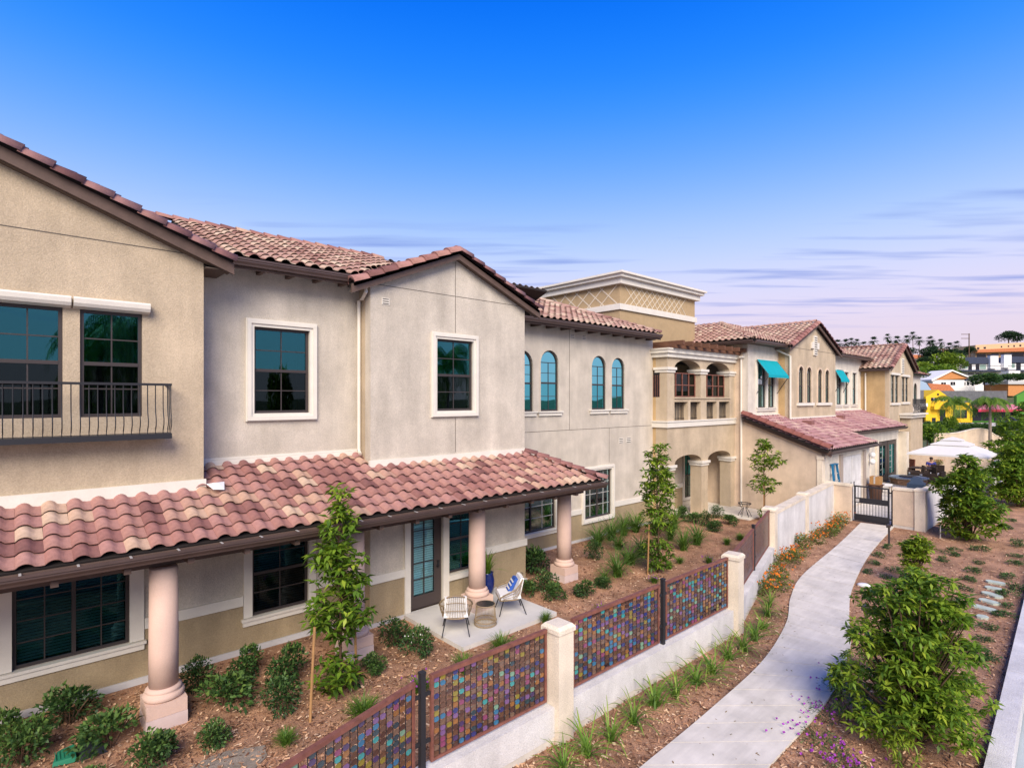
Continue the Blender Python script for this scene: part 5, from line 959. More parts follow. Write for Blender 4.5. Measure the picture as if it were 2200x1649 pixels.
x, y = gp(1856, 1258); tag(MB().lathe(x, y, [(.001, 0), (.16, 0), (.17, .03), (.12, .06), (.001, .07)], 14).build('valve_cover', WHITE, smooth=True, loc=(x, y, 0)), 'small pale round valve cover in mulch right of the path', 'valve cover')
x, y = gp(2020, 1156); tag(MB().tube([(x, y, -.05), (x+.05, y, .55)], .018, 6).build('marker_stake', MUNT, loc=(x, y, 0)), 'thin pale marker stake left of the broad evergreen shrub', 'stake')
x, y = gp(1600, 1108, .05); t = thing('plant_stand', 'black wrought iron plant stand with curved legs on the entry paving', 'plant stand', (x, y, .052)); MB().tube([(x+.26*math.cos(k*.2618), y+.26*math.sin(k*.2618), .62) for k in range(25)], .02, 6).build('ring', IRON, t)
for k in range(6): a = k*1.047; MB().tube([(x+.25*math.cos(a), y+.25*math.sin(a), .62), (x+.10*math.cos(a), y+.10*math.sin(a), .4), (x+.22*math.cos(a), y+.22*math.sin(a), .2), (x+.28*math.cos(a), y+.28*math.sin(a), .055)], .013, 5).build('leg', IRON, t)

# ------------------------------------------------------------------ courtyard behind the gate
def fw(px, t, z=0.0): u = (px-1100)/FPX; return ((u*SA+CA)*t, (-u*CA+SA)*t, z)
x0, y0 = 27.35, 8.72; LB = mat('blue_ladder', (.01, .13, .28), .5)
t = thing('step_ladder', 'blue fibreglass step ladder leaning by the lean-to wall behind the garden wall', 'ladder', (x0, y0, .03))
for dx_ in (0, .75): MB().bar((x0-.05+dx_*1.12, y0-.1, .03), (x0+dx_*.72, y0+.12, 2.32), .09, .04).build('rail', LB, t)
for k in range(6): z = .3+.32*k; f = z/2.3; MB().box(x0-.03+.03*f, x0+.79-.24*f, y0-.1+.2*f, y0-.02+.2*f, z, z+.03).build('step', MUNT, t)
MB().box(x0-.02, x0+.6, y0+.05, y0+.22, 2.321, 2.36).build('ladder_top', LB, t)
x, y, _ = fw(1881, 28.2); BRN = mat('brown_plastic', (.09, .045, .03), .6)
t = thing('trash_can', 'tall brown trash can behind the gate', 'trash can', (x, y, .03)); MB().lathe(x, y, [(.25, .03), (.31, .88), (.33, .92)], 18).build('can', BRN, t, smooth=True); MB().box(x-.32, x+.32, y-.32, y+.32, .921, .96).build('lid', BRN, t)
CARD = mat('cardboard', (.36, .19, .07), .85, var=.1); o = MB().box(x-.25, x+.22, y-.24, y+.2, .962, 1.36).build('cardboard_box', CARD, loc=(x, y, .962)); tag(o, 'brown cardboard box standing on the brown trash can', 'box'); MB().box(x-.255, x+.225, y-.05, y+.02, 1.0, 1.362).build('tape', MUNT, o)
def slat_chair(loc, lab):
    x, y, z = loc; t = thing('wood_chair', lab, 'chair', loc); 
    for a in (-.22, .22):
        for b in (-.22, .22): MB().box(x+a-.02, x+a+.02, y+b-.02, y+b+.02, .03, .45 if b < 0 else .9).build('leg', WICK, t)
    MB().box(x-.26, x+.26, y-.26, y+.26, .451, .54).build('seat_cushion', WHITE, t); MB().box(x-.2, x+.2, y+.2, y+.24, .6, .9).build('backrest', WICK, t)
slat_chair(fw(1903, 31, .03), 'small wooden chair with white seat right of the trash can')
x, y, _ = fw(1952, 34.3); t = thing('fire_table', 'octagonal stone fire table with dark lid in the courtyard', 'fire table', (x, y, .03))
oc = lambda r: [(x+r*math.cos(.39+k*.785), y+r*math.sin(.39+k*.785)) for k in range(8)]
MB().prism(oc(.95), .03, .40).build('base', mat('tan_brick', (.34, .2, .12), .9, var=.3, vscale=8), t); MB().prism(oc(1.05), .401, .48).build('stone_top', CONC_B, t); MB().prism(oc(.5), .481, .53).build('lid', IRON, t)
x, y, _ = fw(1969, 28.6); t = thing('covered_grill', 'barbecue grill under a dark blue grey cover behind the courtyard wall', 'grill', (x, y, .03)); m = MB()
NAVY = mat('navy_cover', (.03, .05, .09), .6)
m.loft([(x-.5, y-.5, .3), (x+.5, y-.3, .3), (x+.4, y+.4, .3), (x-.5, y+.3, .3)], [(x-.55, y-.5, .95), (x+.5, y-.3, .95), (x+.42, y+.4, .95), (x-.55, y+.3, .95)]); m.loft([(x-.48, y-.4, .951), (x+.45, y-.25, .951), (x+.4, y+.35, .951), (x-.48, y+.25, .951)], [(x-.3, y-.2, 1.25), (x+.3, y-.1, 1.25), (x+.25, y+.2, 1.25), (x-.3, y+.12, 1.25)]); m.build('cover', NAVY, t); MB().box(x-.45, x+.4, y-.25, y+.25, .03, .299).build('cart', IRON, t)
DKW = mat('dark_wicker', (.045, .03, .024), .7, var=.3, vscale=25)
def club(loc, rz, lab, m=DKW, h=1.0):
    t = thing('wicker_armchair', lab, 'chair', loc, 'dark wicker courtyard chairs', rz, True); MB().box(-.35, .35, -.33, .33, .05, .40).build('seat_base', m, t); MB().box(-.3, .3, -.3, .3, .401, .5).build('seat_cushion', WHITE, t)
    MB().loft([(-.38, -.42, .05), (.38, -.42, .05), (.38, -.335, .05), (-.38, -.335, .05)], [(-.36, -.5, h), (.36, -.5, h), (.36, -.42, h), (-.36, -.42, h)]).build('backrest', m, t)
    for s in (-1, 1): MB().box(s*.43-.06, s*.43+.06, -.33, .33, .05, .64).build('armrest', m, t)
club(fw(1943, 38.0, .03), .9, 'brown high backed wicker armchair near the glass door', mat('red_brown_wicker', (.13, .045, .03), .6, var=.2, vscale=20), 1.15)
club(fw(1966, 35.6, .03), .4, 'dark wicker armchair in front of the courtyard table'); club(fw(1990, 34.8, .03), .5, 'dark wicker armchair nearest the covered grill'); club(fw(2008, 35.6, .03), 1.4, 'dark wicker armchair at the right end of the courtyard table')
x, y, _ = fw(1988, 36.6); t = thing('courtyard_table', 'dark courtyard dining table in front of the seated person', 'table', (x, y, .03)); MB().box(x-.6, x+.6, y-.8, y+.8, .70, .75).build('table_top', DKW, t)
for a in (-.5, .5):
    for b in (-.7, .7): MB().box(x+a-.04, x+a+.04, y+b-.04, y+b+.04, .03, .699).build('leg', DKW, t)
# seated person
def skin(name, verts, edges, radii, m, parent):
    me = D.meshes.new(name); me.from_pydata(verts, edges, []); o = D.objects.new(name, me); COL.objects.link(o); md = o.modifiers.new('skin', 'SKIN'); sv = me.skin_vertices[0].data
    for v, r in zip(sv, radii): v.radius = (r, r)
    sv[0].use_root = True; o.modifiers.new('sub', 'SUBSURF').levels = 1; dg = bpy.context.evaluated_depsgraph_get(); m2 = D.meshes.new_from_object(o.evaluated_get(dg)); D.objects.remove(o); m2.materials.append(m); m2.polygons.foreach_set('use_smooth', [True]*len(m2.polygons)); return link(name, m2, parent)
x, y, _ = fw(1999, 37.5)
t = thing('person', 'person in a dark blue shirt seated at the courtyard table looking down', 'person', (x, y, .03), None, math.atan2(-y, -x)-math.pi/2+.3, True)
SKIN = mat('skin_tone', (.40, .22, .15), .6); SHIRT = mat('blue_shirt', (.035, .04, .20), .9); HAIR = mat('dark_hair', (.02, .014, .012), .7); JEAN = mat('dark_trousers', (.02, .022, .035), .9)
body = skin('body', [(0, 0, .52), (0, .02, .75), (0, .06, .98), (0, .10, 1.06), (0, .16, 1.16), (0, .18, 1.27), (-.2, .07, .96), (-.26, .18, .74), (-.08, .40, .78), (.2, .07, .96), (.26, .18, .74), (.08, .40, .78), (-.1, .1, .5), (-.12, .45, .5), (-.12, .45, .08), (.1, .1, .5), (.12, .45, .5), (.12, .45, .08), (-.12, .56, .05), (.12, .56, .05)],
    [(0, 1), (1, 2), (2, 3), (3, 4), (4, 5), (2, 6), (6, 7), (7, 8), (2, 9), (9, 10), (10, 11), (0, 12), (12, 13), (13, 14), (0, 15), (15, 16), (16, 17), (14, 18), (17, 19)], [.15, .15, .13, .055, .085, .08, .065, .048, .035, .065, .048, .035, .085, .065, .045, .085, .065, .045, .04, .04], SKIN, t)
skin('shirt', [(0, -.01, .56), (0, .02, .76), (0, .05, .97), (-.2, .07, .965), (-.25, .15, .80), (.2, .07, .965), (.25, .15, .80)], [(0, 1), (1, 2), (2, 3), (3, 4), (2, 5), (5, 6)], [.185, .185, .15, .085, .07, .085, .07], SHIRT, t)
skin('trousers', [(0, 0, .5), (-.1, .12, .51), (-.12, .46, .51), (-.12, .46, .14), (.1, .12, .51), (.12, .46, .51), (.12, .46, .14)], [(0, 1), (1, 2), (2, 3), (0, 4), (4, 5), (5, 6)], [.165, .10, .08, .06, .10, .08, .06], JEAN, t)
MB().lathe(0, .15, [(.001, 1.36), (.07, 1.345), (.098, 1.30), (.102, 1.24), (.09, 1.2)], 12, False).build('hair', HAIR, t, smooth=True)
MB().box(-.05, .05, .255, .268, 1.225, 1.24).build('eyes', HAIR, t)
x, y, _ = fw(2012, 37.9); plant('lantana', 'potted_grass', 'potted plant', (x, y, .75), 'reddish leafy plant beside the seated person', None, 1.3, 0)
# umbrella
ux, uy = 39.0, 6.5; t = thing('patio_umbrella', 'large white square cantilever umbrella with vented top over the courtyard', 'umbrella', (ux, uy, .03))
def tier(r0, z0, r1, z1, name, drop=.0):
    m = MB(); c0 = [(ux+r0*a, uy+r0*b, z0) for a, b in ((-1, -1), (1, -1), (1, 1), (-1, 1))]; c1 = [(ux+r1*a, uy+r1*b, z1) for a, b in ((-1, -1), (1, -1), (1, 1), (-1, 1))]
    for k in range(4): m.quad(c0[k], c0[(k+1) % 4], c1[(k+1) % 4], c1[k])
    if drop:
        for k in range(4): a, b = c0[k], c0[(k+1) % 4]; m.quad(a, b, (b[0], b[1], z0-drop), (a[0], a[1], z0-drop))
    return m.build(name, mat('umbrella_canvas', (.62, .61, .60), .9, var=.03), t)
tier(1.75, 2.28, .75, 2.74, 'canopy', .09); tier(.85, 2.78, .38, 2.98, 'vent_flap', .05); tier(.46, 3.02, .02, 3.18, 'vent_flap', .04)
m = MB(); [m.tube([(ux, uy, 3.05), (ux+1.74*a, uy+1.74*b, 2.26)], .014, 4) for a, b in ((-1, -1), (1, -1), (1, 1), (-1, 1))]; m.build('rib', MUNT, t, kind='stuff')
mxp, myp, _ = fw(2095, 33.5); MB().tube([(mxp, myp, .03), (mxp, myp, 2.25)], .05, 8).build('mast', MUNT, t); MB().tube([(mxp, myp, 2.2), (ux, uy, 3.05)], .03, 6).build('arm', MUNT, t); MB().box(mxp-.4, mxp+.4, myp-.4, myp+.4, .031, .1).build('base', IRON, t)

# ------------------------------------------------------------------ street, shops and hillside beyond
RZ = math.atan2(-CA, SA)
def bgt(name, label, cat, px, t, z=0.0, group=None, rot=0.0): x, y, _ = fw(px, t); return thing(name, label, cat, (x, y, z), group, RZ+rot, True)
def mp_(t): return t/FPX
def zp(py, t): return CAMH+(857-py)/FPX*t
def patch(name, px0, px1, t0, t1, z, m): tag(MB().prism([fw(px0, t0)[:2], fw(px1, t0)[:2], fw(px1, t1)[:2], fw(px0, t1)[:2]], z-.1, z).build(name, m), kind='structure')
patch('street', 1500, 3000, 97, 112, -.17, mat('asphalt', (.06, .06, .065), .9, var=.15)); patch('far_pavement', 1500, 3000, 112.5, 127, -.13, CONC); patch('lawn', 2120, 2500, 76, 96, -.16, mat('bright_lawn', (.12, .24, .02), .95, var=.3, vscale=1.0, fine=.4, bscale=20))
def wbox(px0, px1, py0, py1, t, pc): s = mp_(t); return ((px0-pc)*s, (px1-pc)*s, zp(py1, t), zp(py0, t))
YEL = mat('yellow_wall', (.66, .42, .02), .8, var=.06); GRN = mat('green_wall', (.07, .22, .03), .8, var=.08); DARKW = mat('dark_shopfront', (.012, .013, .02), .2, spec=.5); SHING = mat('grey_shingle', (.12, .12, .135), .9, var=.2, vscale=1.2, fine=.3, bscale=9)
REDA = mat('red_awning', (.42, .03, .07), .8); PINKA = mat('pink_awning_top', (.48, .16, .22), .8); WHT = mat('white_wall_paint', (.74, .73, .72), .8, var=.04); NAVR = mat('navy_roof', (.04, .05, .085), .8, var=.2); ORT = mat('orange_tile_roof', (.46, .16, .07), .8, var=.2, vscale=2); PEACH = mat('peach_wall', (.60, .40, .23), .85, var=.06); ORG = mat('orange_gable', (.50, .22, .08), .85, var=.1)
def bx_(name, t, pc, px0, px1, py0, py1, d0, d1, m, par):
    a, b, c, d = wbox(px0, px1, py0, py1, t, pc); return MB().box(a, b, d0, d1, c, d).build(name, m, par)
def subwin(name, t, pc, lst, d, par, m=DARKW, fr=None):
    for r in lst:
        a, b, c, e = wbox(*r, t, pc); w = MB().box(a, b, d, d+.05, c, e).build(name, m, par)
        if fr: g = MB(); s = (b-a)/2; g.box((a+b)/2-.04, (a+b)/2+.04, d-.03, d-.002, c, e); g.build('muntin', fr, w)
def gable(name, t, pc, pl, d0, d1, m, par):
    s = mp_(t); P = [((p[0]-pc)*s, zp(p[1], t)) for p in pl]; return MB().loft([(a, d0, b) for a, b in P], [(a, d1, b) for a, b in P]).build(name, m, par)
# yellow shop
T = 128; b = bgt('yellow_shop', 'bright yellow shop building with a small gable', 'shop', 2016, T); pc = 2016
gable('wall', T, pc, [(1989, 907), (2043, 907), (2043, 856), (2016, 837), (1989, 852)], 0, 8, YEL, b); bx_('wall', T, pc, 2043, 2092, 870, 907, .4, 8, YEL, b); gable('parapet', T, pc, [(2072, 870), (2092, 870), (2092, 866), (2082, 864), (2074, 866)], .2, .8, YEL, b)
subwin('window', T, pc, [(2000, 2012, 854, 861), (2020, 2032, 854, 861)], -.05, b, fr=WHT); subwin('vent', T, pc, [(2013, 2017, 845, 849)], -.05, b); subwin('door', T, pc, [(2019, 2031, 880, 906), (2002, 2010, 897, 906)], -.06, b); subwin('shop_window', T, pc, [(2053, 2080, 880, 898)], .32, b, fr=YEL)
bx_('canopy', T, pc, 1999, 2037, 872, 879, -1.2, -.01, YEL, b)
# green shop with red awnings
b = bgt('green_shop', 'green shop building with red awnings over dark windows', 'shop', 2146, T); pc = 2146
bx_('wall', T, pc, 2093, 2235, 866, 907, 1, 9, GRN, b); subwin('shop_window', T, pc, [(2097, 2136, 881, 904), (2143, 2184, 881, 905)], .9, b, fr=GRN)
for a_, c_ in ((2092, 2147), (2147, 2192)):
    s = mp_(T); m = MB(); za, zb = zp(868, T), zp(879, T); xa_, xb_ = (a_-pc)*s, (c_-pc)*s-.15; m.quad((xa_, .98, za), (xb_, .98, za), (xb_, -1.2, zb), (xa_, -1.2, zb)); aw = m.build('awning', PINKA, b); m = MB(); m.box(xa_, xb_, -1.25, -1.201, zp(884, T), zb); m.build('valance', REDA, aw)
gable('gable', T, pc, [(2186, 907), (2240, 907), (2240, 846), (2212, 836), (2186, 850)], .2, .95, GRN, b)
gable('roof', T, pc, [(2030, 868), (2240, 868), (2240, 838), (2036, 838)], 9.2, 9.6, SHING, b)
b = bgt('grey_shop', 'grey shingled shop with white fascia left of the yellow one', 'shop', 1975, T); pc = 1975; bx_('wall', T, pc, 1940, 1988, 872, 907, .5, 8, DARKW, b); bx_('fascia', T, pc, 1940, 1990, 866, 873, -.5, .49, WHT, b); gable('roof', T, pc, [(1940, 866), (1989, 866), (1989, 838), (1940, 838)], .6, 3, SHING, b)
T = 150; b = bgt('blue_roof_house', 'house with pale blue grey roof behind the shops', 'house', 1975, T); pc = 1975; gable('roof', T, pc, [(1950, 845), (2003, 840), (1990, 822), (1970, 814), (1950, 814)], 0, 8, mat('pale_blue_roof', (.30, .40, .52), .8), b); bx_('wall', T, pc, 1950, 1998, 843, 880, .3, 7.5, WHT, b)
b = bgt('orange_roof_house', 'low house with orange red tile roof behind the yellow shop', 'house', 2025, T+4); pc = 2025; gable('roof', T+4, pc, [(1993, 823), (2040, 826), (2052, 840), (2003, 840)], 0, 8, ORT, b); bx_('wall', T+4, pc, 2003, 2050, 841, 880, .3, 7.5, PEACH, b)
T = 168; b = bgt('white_house', 'white hillside house with an orange shingled gable', 'house', 2055, T, 3); pc = 2055; OFF[b] = Vector((0, 0, 3))
bx_('wall', T, pc, 2004, 2072, 816, 862, 0, 9, WHT, b); bx_('wall', T, pc, 2072, 2098, 818, 862, .5, 9, WHT, b); gable('gable', T, pc, [(2006, 816), (2079, 813), (2043, 797)], -.1, 6, ORG, b); gable('roof', T, pc, [(1999, 819), (2043, 797), (2081, 812), (2081, 809), (2043, 794), (1998, 815)], -.6, 8, WHT, b); gable('roof', T, pc, [(2082, 818), (2104, 818), (2092, 808), (2060, 800)], 1, 8, NAVR, b)
subwin('window', T, pc, [(2022, 2032, 821, 829), (2042, 2052, 820, 827)], -.06, b, fr=WHT); subwin('window', T, pc, [(2074, 2077, 820, 827), (2080, 2085, 820, 827), (2090, 2095, 821, 828)], .44, b)
T = 205; b = bgt('white_condominium', 'long white hillside condominium with navy roofs and three chimneys', 'apartment building', 2122, T, 4); pc = 2122; OFF[b] = Vector((0, 0, 4))
bx_('wall', T, pc, 2045, 2260, 780, 860, 0, 12, WHT, b); gable('roof', T, pc, [(2062, 781), (2124, 781), (2118, 767), (2066, 767)], -.6, 8, NAVR, b); gable('roof', T, pc, [(2165, 779), (2260, 779), (2258, 766), (2168, 766)], -.6, 8, NAVR, b)
for r in ((2048, 2064, 766, 795), (2121, 2138, 764, 792), (2150, 2166, 762, 790)): bx_('chimney', T, pc, *r, -1.4, -.02, WHT, b); bx_('chimney_cap', T, pc, r[0]-.5, r[1]+.5, r[2]-2, r[2], -1.6, .2, NAVR, b)
subwin('window', T, pc, [(2080, 2088, 782, 795), (2096, 2104, 782, 795), (2183, 2193, 780, 795)], -.06, b); subwin('window', T, pc, [(2065, 2079, 784, 792), (2105, 2118, 783, 793), (2168, 2180, 781, 790)], -.05, b, mat('pale_window', (.22, .32, .28), .3))
for r in ((2046, 2136), (2150, 2260)):
    bx_('balcony', T, pc, *r, 795, 798, -3, -.03, NAVR, b); bx_('railing', T, pc, *r, 786.5, 787.5, -3, -2.9, IRON, b)
subwin('window', T, pc, [(2080, 2092, 801, 804), (2096, 2108, 801, 804), (2112, 2116, 801, 806), (2162, 2166, 801, 806), (2185, 2198, 801, 804)], -.05, b); bx_('retaining_wall', T, pc, 2136, 2160, 798, 850, -6, -.02, WHT, b)
T = 268; b = bgt('hilltop_building', 'peach hilltop apartment building with an orange tile eave', 'apartment building', 2150, T, 20); pc = 2150; OFF[b] = Vector((0, 0, 20))
gable('wall', T, pc, [(2096, 790), (2260, 790), (2260, 732), (2096, 741)], 0, 14, PEACH, b); gable('roof', T, pc, [(2087, 758), (2260, 754), (2260, 744), (2092, 752)], -3, -.02, ORT, b)
subwin('window', T, pc, [(2099, 2104, 746, 750), (2113, 2118, 745, 749), (2150, 2153, 743, 746), (2165, 2168, 742, 745), (2177, 2180, 741, 745), (2190, 2194, 740, 744)], -.08, b); subwin('window', T, pc, [(2098, 2118, 760, 768), (2130, 2145, 759, 768), (2172, 2200, 757, 768)], -.07, b)
T = 255; b = bgt('hillside_cottage', 'small cream cottage with a reddish roof high on the hill', 'house', 1975, T, 20); pc = 1975; OFF[b] = Vector((0, 0, 20)); bx_('wall', T, pc, 1958, 1992, 770, 800, 0, 8, mat('cream_paint', (.62, .5, .42), .8), b); gable('roof', T, pc, [(1954, 770), (1996, 770), (1985, 762), (1962, 762)], -.5, 8, ORT, b); subwin('window', T, pc, [(1971, 1975, 773, 778), (1980, 1984, 773, 778)], -.06, b)
b = bgt('tan_house', 'low tan house with a pale roof at the right edge of the hillside', 'house', 2190, 160, 2); pc = 2190; OFF[b] = Vector((0, 0, 2)); bx_('wall', 160, pc, 2166, 2240, 825, 850, 0, 8, ORG, b); bx_('roof', 160, pc, 2162, 2244, 818, 825, -.6, 8, mat('pale_roof', (.45, .45, .45), .8), b)
# trees
TP = {}
def tree_bg(px, pyb, t, h, r, lab, m=LF_FAR, ratio=.7, group='trees on the hillside and behind the shops', n=1500, name='leafy_tree', leaf=.62):
    x, y, _ = fw(px, t); z = zp(pyb, t); key = (m.name, ratio)
    if key not in TP:
        q, tt = blob(n, .5, 1.0*ratio, .075*leaf*2, .05*leaf*2, 9, .3, .5); q[:, :, 2] += 1-ratio
        p = thing(name, lab, 'tree', (x, y, z), group, 0, True); link('crown', foliage('crown', q, tt, m), p, kind='stuff'); k = MB(); k.tube([(0, 0, -.3), (0, 0, .5), (.02, .01, .8)], [.03, .022, .008], 6); k.build('trunk', BARK, p); TP[key] = p; p.scale = (2*r, 2*r, h); return
    dup(TP[key], (x, y, z), random.uniform(0, 6), (2*r, 2*r, h), lab, group, name)
tree_bg(2167, 745, 288, 7.5, 5.8, 'dark dome shaped tree behind the hilltop building'); tree_bg(2010, 790, 240, 8.5, 6.0, 'dark dome tree left of the utility pole on the hill'); tree_bg(2045, 785, 238, 6.5, 5.0, 'dark tree above the condominium, left end'); tree_bg(1988, 800, 232, 6.0, 4.5, 'dark tree beside the hillside cottage')
tree_bg(2035, 812, 200, 8.5, 5.5, 'lime green tree left of the condominium', m=LF_LIME); tree_bg(2058, 800, 205, 5.0, 3.2, 'small lime green tree against the condominium end', m=LF_LIME); tree_bg(1985, 822, 190, 6.5, 5.5, 'lime green bushy tree over the far gabled wing', m=LF_LIME); tree_bg(2018, 838, 182, 8.0, 6.0, 'dense green tree above the white house', m=LF_TREE); tree_bg(1978, 842, 176, 6.0, 4.5, 'dark tree beside the pale blue roof', m=LF_SHRUB); tree_bg(1958, 835, 180, 6.5, 4.5, 'green tree just right of the gable wing roof', m=LF_TREE)
tree_bg(2115, 842, 158, 5.0, 3.6, 'dark spreading tree below the condominium balconies', m=LF_SHRUB); tree_bg(2128, 835, 162, 4.2, 2.6, 'small dark tree beside the white retaining wall', m=LF_SHRUB); tree_bg(2185, 828, 172, 3.6, 5.0, 'dark hedge like tree in front of the right condominium', m=LF_SHRUB); tree_bg(1955, 770, 280, 5.0, 4.2, 'dark tree among the skyline palms'); tree_bg(2085, 770, 262, 5.2, 3.0, 'small dark tree at the foot of the tall utility pole')
tree_bg(2000, 968, 57, 2.7, 1.35, 'bushy green tree at the corner of the far wing', m=LF_TREE, group='trees beyond the courtyard'); tree_bg(1992, 966, 62, 2.6, 1.2, 'green shrub tree close behind the far wing', m=LF_SHRUB, group='trees beyond the courtyard'); tree_bg(2042, 945, 66, 2.7, .75, 'slim green tree left of the curved wall', m=LF_TREE, group='trees beyond the courtyard'); tree_bg(2146, 966, 57, 2.4, .85, 'small tree with thin trunk in front of the curved wall', m=LF_SHRUB, group='trees beyond the courtyard', ratio=.55)
for k, (px, lab) in enumerate(((1996, 'round green hedge bush in front of the yellow shop, leftmost'), (2016, 'round green hedge bush before the yellow shop door'), (2034, 'round green hedge bush before the yellow shop, rightmost'))): tree_bg(px, 926, 95, 1.6, 1.1, lab, m=LF_SHRUB, group='hedge bushes before the yellow shop', ratio=.95, name='hedge_bush')
for k in range(5): tree_bg(2058+14*k, 934, 88, 1.75, 1.0, 'clipped dark hedge section behind the curved wall, %s from the left' % ords[k], m=LF_SHRUB, group='clipped hedge behind the curved wall', ratio=.95, name='hedge_section')
# skyline palms
def fan_palm(px, py, t, h, lab, s=1.0):
    x, y, _ = fw(px, t); z = zp(py, t)-9.0*s*.95
    if 'palm' not in TP:
        p = thing('palm_tree', lab, 'palm tree', (x, y, z), 'palms along the hill skyline', 0, True); m = MB(); m.tube([(0, 0, -9), (.1, 0, 3), (0, 0, 9)], [.2, .16, .14], 6); m.build('trunk', BARK, p); Qs = []; T_ = []
        for k in range(46):
            a = k*2.4; e = random.uniform(-.9, 1.35); d = np.array([math.cos(a)*math.cos(e), math.sin(a)*math.cos(e), math.sin(e)]); s_ = np.array([-math.sin(a), math.cos(a), 0]); b0_ = np.array([0, 0, 9.0]); tip = b0_+d*2.2+np.array([0, 0, -.4])
            for w in np.linspace(-.5, .5, 5): q = b0_+d*.7; e_ = tip+s_*w*1.5-np.array([0, 0, abs(w)*.6]); Qs.append([q, q+s_*.1, e_+s_*.12, e_-s_*.05]); T_.append(random.uniform(0, .8))
        link('fronds', foliage('fronds', np.array(Qs), np.array(T_), LF_FAR), p, kind='stuff'); TP['palm'] = p; p.scale = (s*.8, s*.8, s*.95); return
    dup(TP['palm'], (x, y, z), random.uniform(0, 6), (s*.8, s*.8, s*.95), lab, 'palms along the hill skyline', 'palm_tree')
pl_ = [(1800, 738, 5), (1817, 737, 5), (1829, 733, 6), (1841, 735, 5), (1856, 742, 5), (1877, 732, 7), (1907, 724, 9), (1911, 740, 5), (1927, 730, 8), (1948, 728, 9), (1961, 720, 11), (1975, 731, 10), (1998, 731, 11), (2004, 738, 9), (2021, 735, 8), (2040, 744, 7), (2055, 741, 7)]
for i, (px, py, h) in enumerate(pl_): fan_palm(px, py, 300, h, 'dark skyline palm on the hill, %s from the left' % ords[i], random.uniform(1.2, 1.55))
def queen_palm(px, pyb, t, zt, r, lab):
    x, y, _ = fw(px, t); p = thing('queen_palm', lab, 'palm tree', (x, y, -.1), 'feathery palms beyond the courtyard'); m = MB(); m.tube([(x, y, -.2), (x+.05, y, zt*.5), (x, y, zt)], [.16, .13, .10], 8); m.build('trunk', mat('grey_palm_bark', (.24, .19, .15), .9, var=.2), p); Qs = []; T_ = []
    for k in range(22):
        a = k*2.4+.3; e = random.uniform(.1, 1.35); L = r*random.uniform(1.0, 1.3); pos = np.array([0, 0, zt+.1]); n = 9; sd = np.array([-math.sin(a), math.cos(a), 0])
        for i in range(n):
            d = np.array([math.cos(a)*math.cos(e), math.sin(a)*math.cos(e), math.sin(e)]); q = pos+d*L/n
            for sg in (-1, 1):
                for f in (.0, .33, .66):
                    b0_ = pos+d*L/n*f; lf = L*.26*(1-.5*abs(i/n-.4)); tip = b0_+sd*sg*lf*.8+d*lf*.5-np.array([0, 0, lf*.55]); Qs.append([b0_, b0_+d*.05, tip+d*.04, tip]); T_.append(np.clip(random.gauss(.4, .2), 0, 1))
            Qs.append([pos-sd*.02, q-sd*.02, q+sd*.02, pos+sd*.02]); T_.append(.5); pos = q; e -= .28
    link('fronds', foliage('fronds', np.array(Qs), np.array(T_), LF_TREE), p, kind='stuff')
PALMH = zp(866, 72)+.3
queen_palm(2050, 935, 72, zp(866, 72), 2.5, 'feathery palm in front of the yellow shop'); queen_palm(2127, 970, 55, zp(866, 55), 1.9, 'feathery palm in front of the red awnings')
# curved wall
T = 56; w = bgt('curved_wall', 'tan garden wall with a humped curved top beyond the courtyard', 'wall', 2100, T, 0); s = mp_(T); pts = [(2008, 932), (2040, 932), (2060, 930), (2080, 925), (2095, 921.5), (2108, 921), (2120, 923), (2128, 928), (2140, 936), (2160, 941), (2190, 944), (2230, 944)]; P = [((p-2100)*s, zp(q, T)) for p, q in pts]
m = MB(); m.loft([(a, 0, b) for a, b in P]+[(P[-1][0], 0, -.2), (P[0][0], 0, -.2)], [(a, .25, b) for a, b in P]+[(P[-1][0], .25, -.2), (P[0][0], .25, -.2)]); m.build('wall_panel', ST_CREAM, w); m = MB()
for (a, b_), (c, d) in zip(P, P[1:]): m.hexa([(a, -.05, b_+.002), (c, -.05, d+.002), (c, .3, d+.002), (a, .3, b_+.002), (a, -.05, b_+.08), (c, -.05, d+.08), (c, .3, d+.08), (a, .3, b_+.08)])
m.build('coping', ST_POST, w)
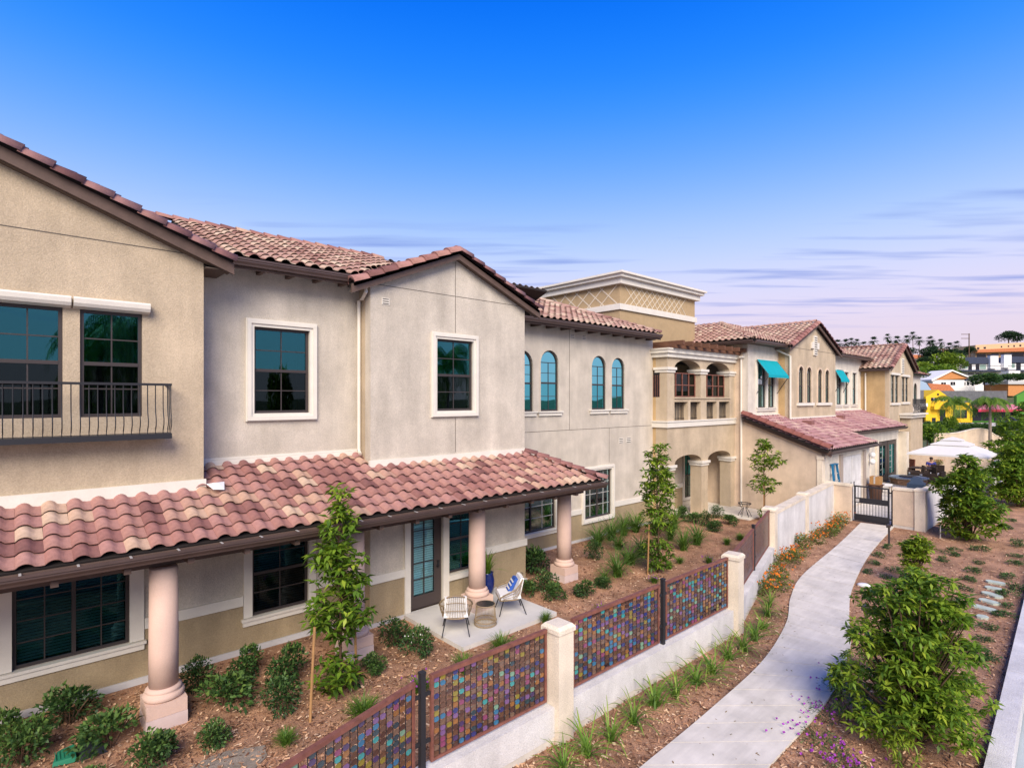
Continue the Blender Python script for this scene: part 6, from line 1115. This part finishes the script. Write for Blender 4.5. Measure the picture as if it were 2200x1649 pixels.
# cars
def car(px, t, z, col, lab, rot=0.0, suv=True):
    c = bgt('parked_car', lab, 'car', px, t, z, 'parked cars', rot); h = 1.75 if suv else 1.42; pr_ = [(-2.2, .35), (-2.25, .75), (-2.1, .98), (-1.15 if not suv else -1.3, 1.02), (-.6, h-.06), (.2, h), (1.5 if suv else 1.0, h-.08), (2.1, 1.0), (2.25, .8), (2.2, .35)]
    m = MB(); m.loft([(-.88, a, b) for a, b in pr_], [(.88, a, b) for a, b in pr_]); m.build('body', mat('car_paint_%s' % lab.split()[0], col, .25, spec=.6), c)
    m = MB(); m.quad((-.75, -1.22, 1.06), (.75, -1.22, 1.06), (.66, -.66, h-.1), (-.66, -.66, h-.1)); m.build('rear_window', DARKW, c)
    for sx in (-1, 1): MB().box(sx*.885-.004, sx*.885+.004, -.7, 1.5, 1.06, h-.16).build('side_window', DARKW, c); MB().box(sx*.72-.12, sx*.72+.12, -2.27, -2.22, .72, .9).build('tail_light', mat('tail_red', (.4, .02, .02), .3), c)
    for sx in (-1, 1):
        for yy in (-1.35, 1.4): w_ = MB(); w_.tube([(sx*.78, yy, .33), (sx*.92, yy, .33)], .33, 14); w_.build('wheel', IRON, c)
    MB().box(-.85, .85, -2.33, -2.26, .4, .6).build('bumper', MUNT, c)
car(2180, 112, -.15, (.04, .045, .055), 'dark parked SUV seen from behind in front of the red awnings'); car(1976, 76, -.2, (.6, .6, .6), 'white parked car half hidden behind the far wing', 1.5, False)
# utility poles
for px, pyt, pyb, t, lab in ((2082, 716, 770, 255, 'tall wooden utility pole with two crossarms on the skyline'), (2026, 748, 800, 205, 'wooden utility pole in front of the hillside trees')):
    u = bgt('utility_pole', lab, 'utility pole', px, t, zp(pyb, t), 'utility poles on the hill'); OFF[u] = Vector((0, 0, zp(pyb, t))); zb, zt = zp(pyb, t), zp(pyt, t); MB().tube([(0, 0, zb-6), (0, 0, zt)], [.26, .2], 6).build('pole', BARK, u)
    for k in range(2): z = zt-.4-1.9*k; MB().box(-3.6 if px > 2050 else -2, .3 if px > 2050 else 2, -.1, .1, z-.12, z+.12).build('crossarm', BARK, u)

# trees across the driveway, seen only as reflections in the upper windows
def back_palm(x, y, h, r, lab):
    p0 = [o for o in COL.objects if o.name.startswith('queen_palm')][0]
    n = p0.copy(); COL.objects.link(n); n['label'] = lab; n['group'] = 'palms across the driveway'; n.location = (x, y, -.2)
    for ch in list(p0.children): c = ch.copy(); COL.objects.link(c); c.parent = n
    n.scale = (r, r, h/PALMH); return n
for x, y, h, r, lab in ((3.6, -15, 8.3, 1.1, 'feathery palm across the driveway mirrored in the far left window'), (5.2, -17, 9.2, 1.2, 'taller feathery palm across the driveway'), (27.4, -15, 8.6, 1.0, 'feathery palm across the driveway mirrored in the gable window')): back_palm(x, y, h, r, lab)
x, y = 14.3, -16; dup(TP[('tree_leaf', .7)], (x, y, -.2), .4, (1.7, 1.7, 7.3), 'round tree across the driveway mirrored in the recessed window', 'trees across the driveway', 'leafy_tree')
for k in range(7): dup(TP[('shrub_leaf', .7)], (-16+13*k, -34, -.2), k*1.3, (12, 12, 3.6+.5*(k % 3)), 'broad dark tree in the row across the driveway, %s from the left' % ords[k], 'trees across the driveway', 'leafy_tree')
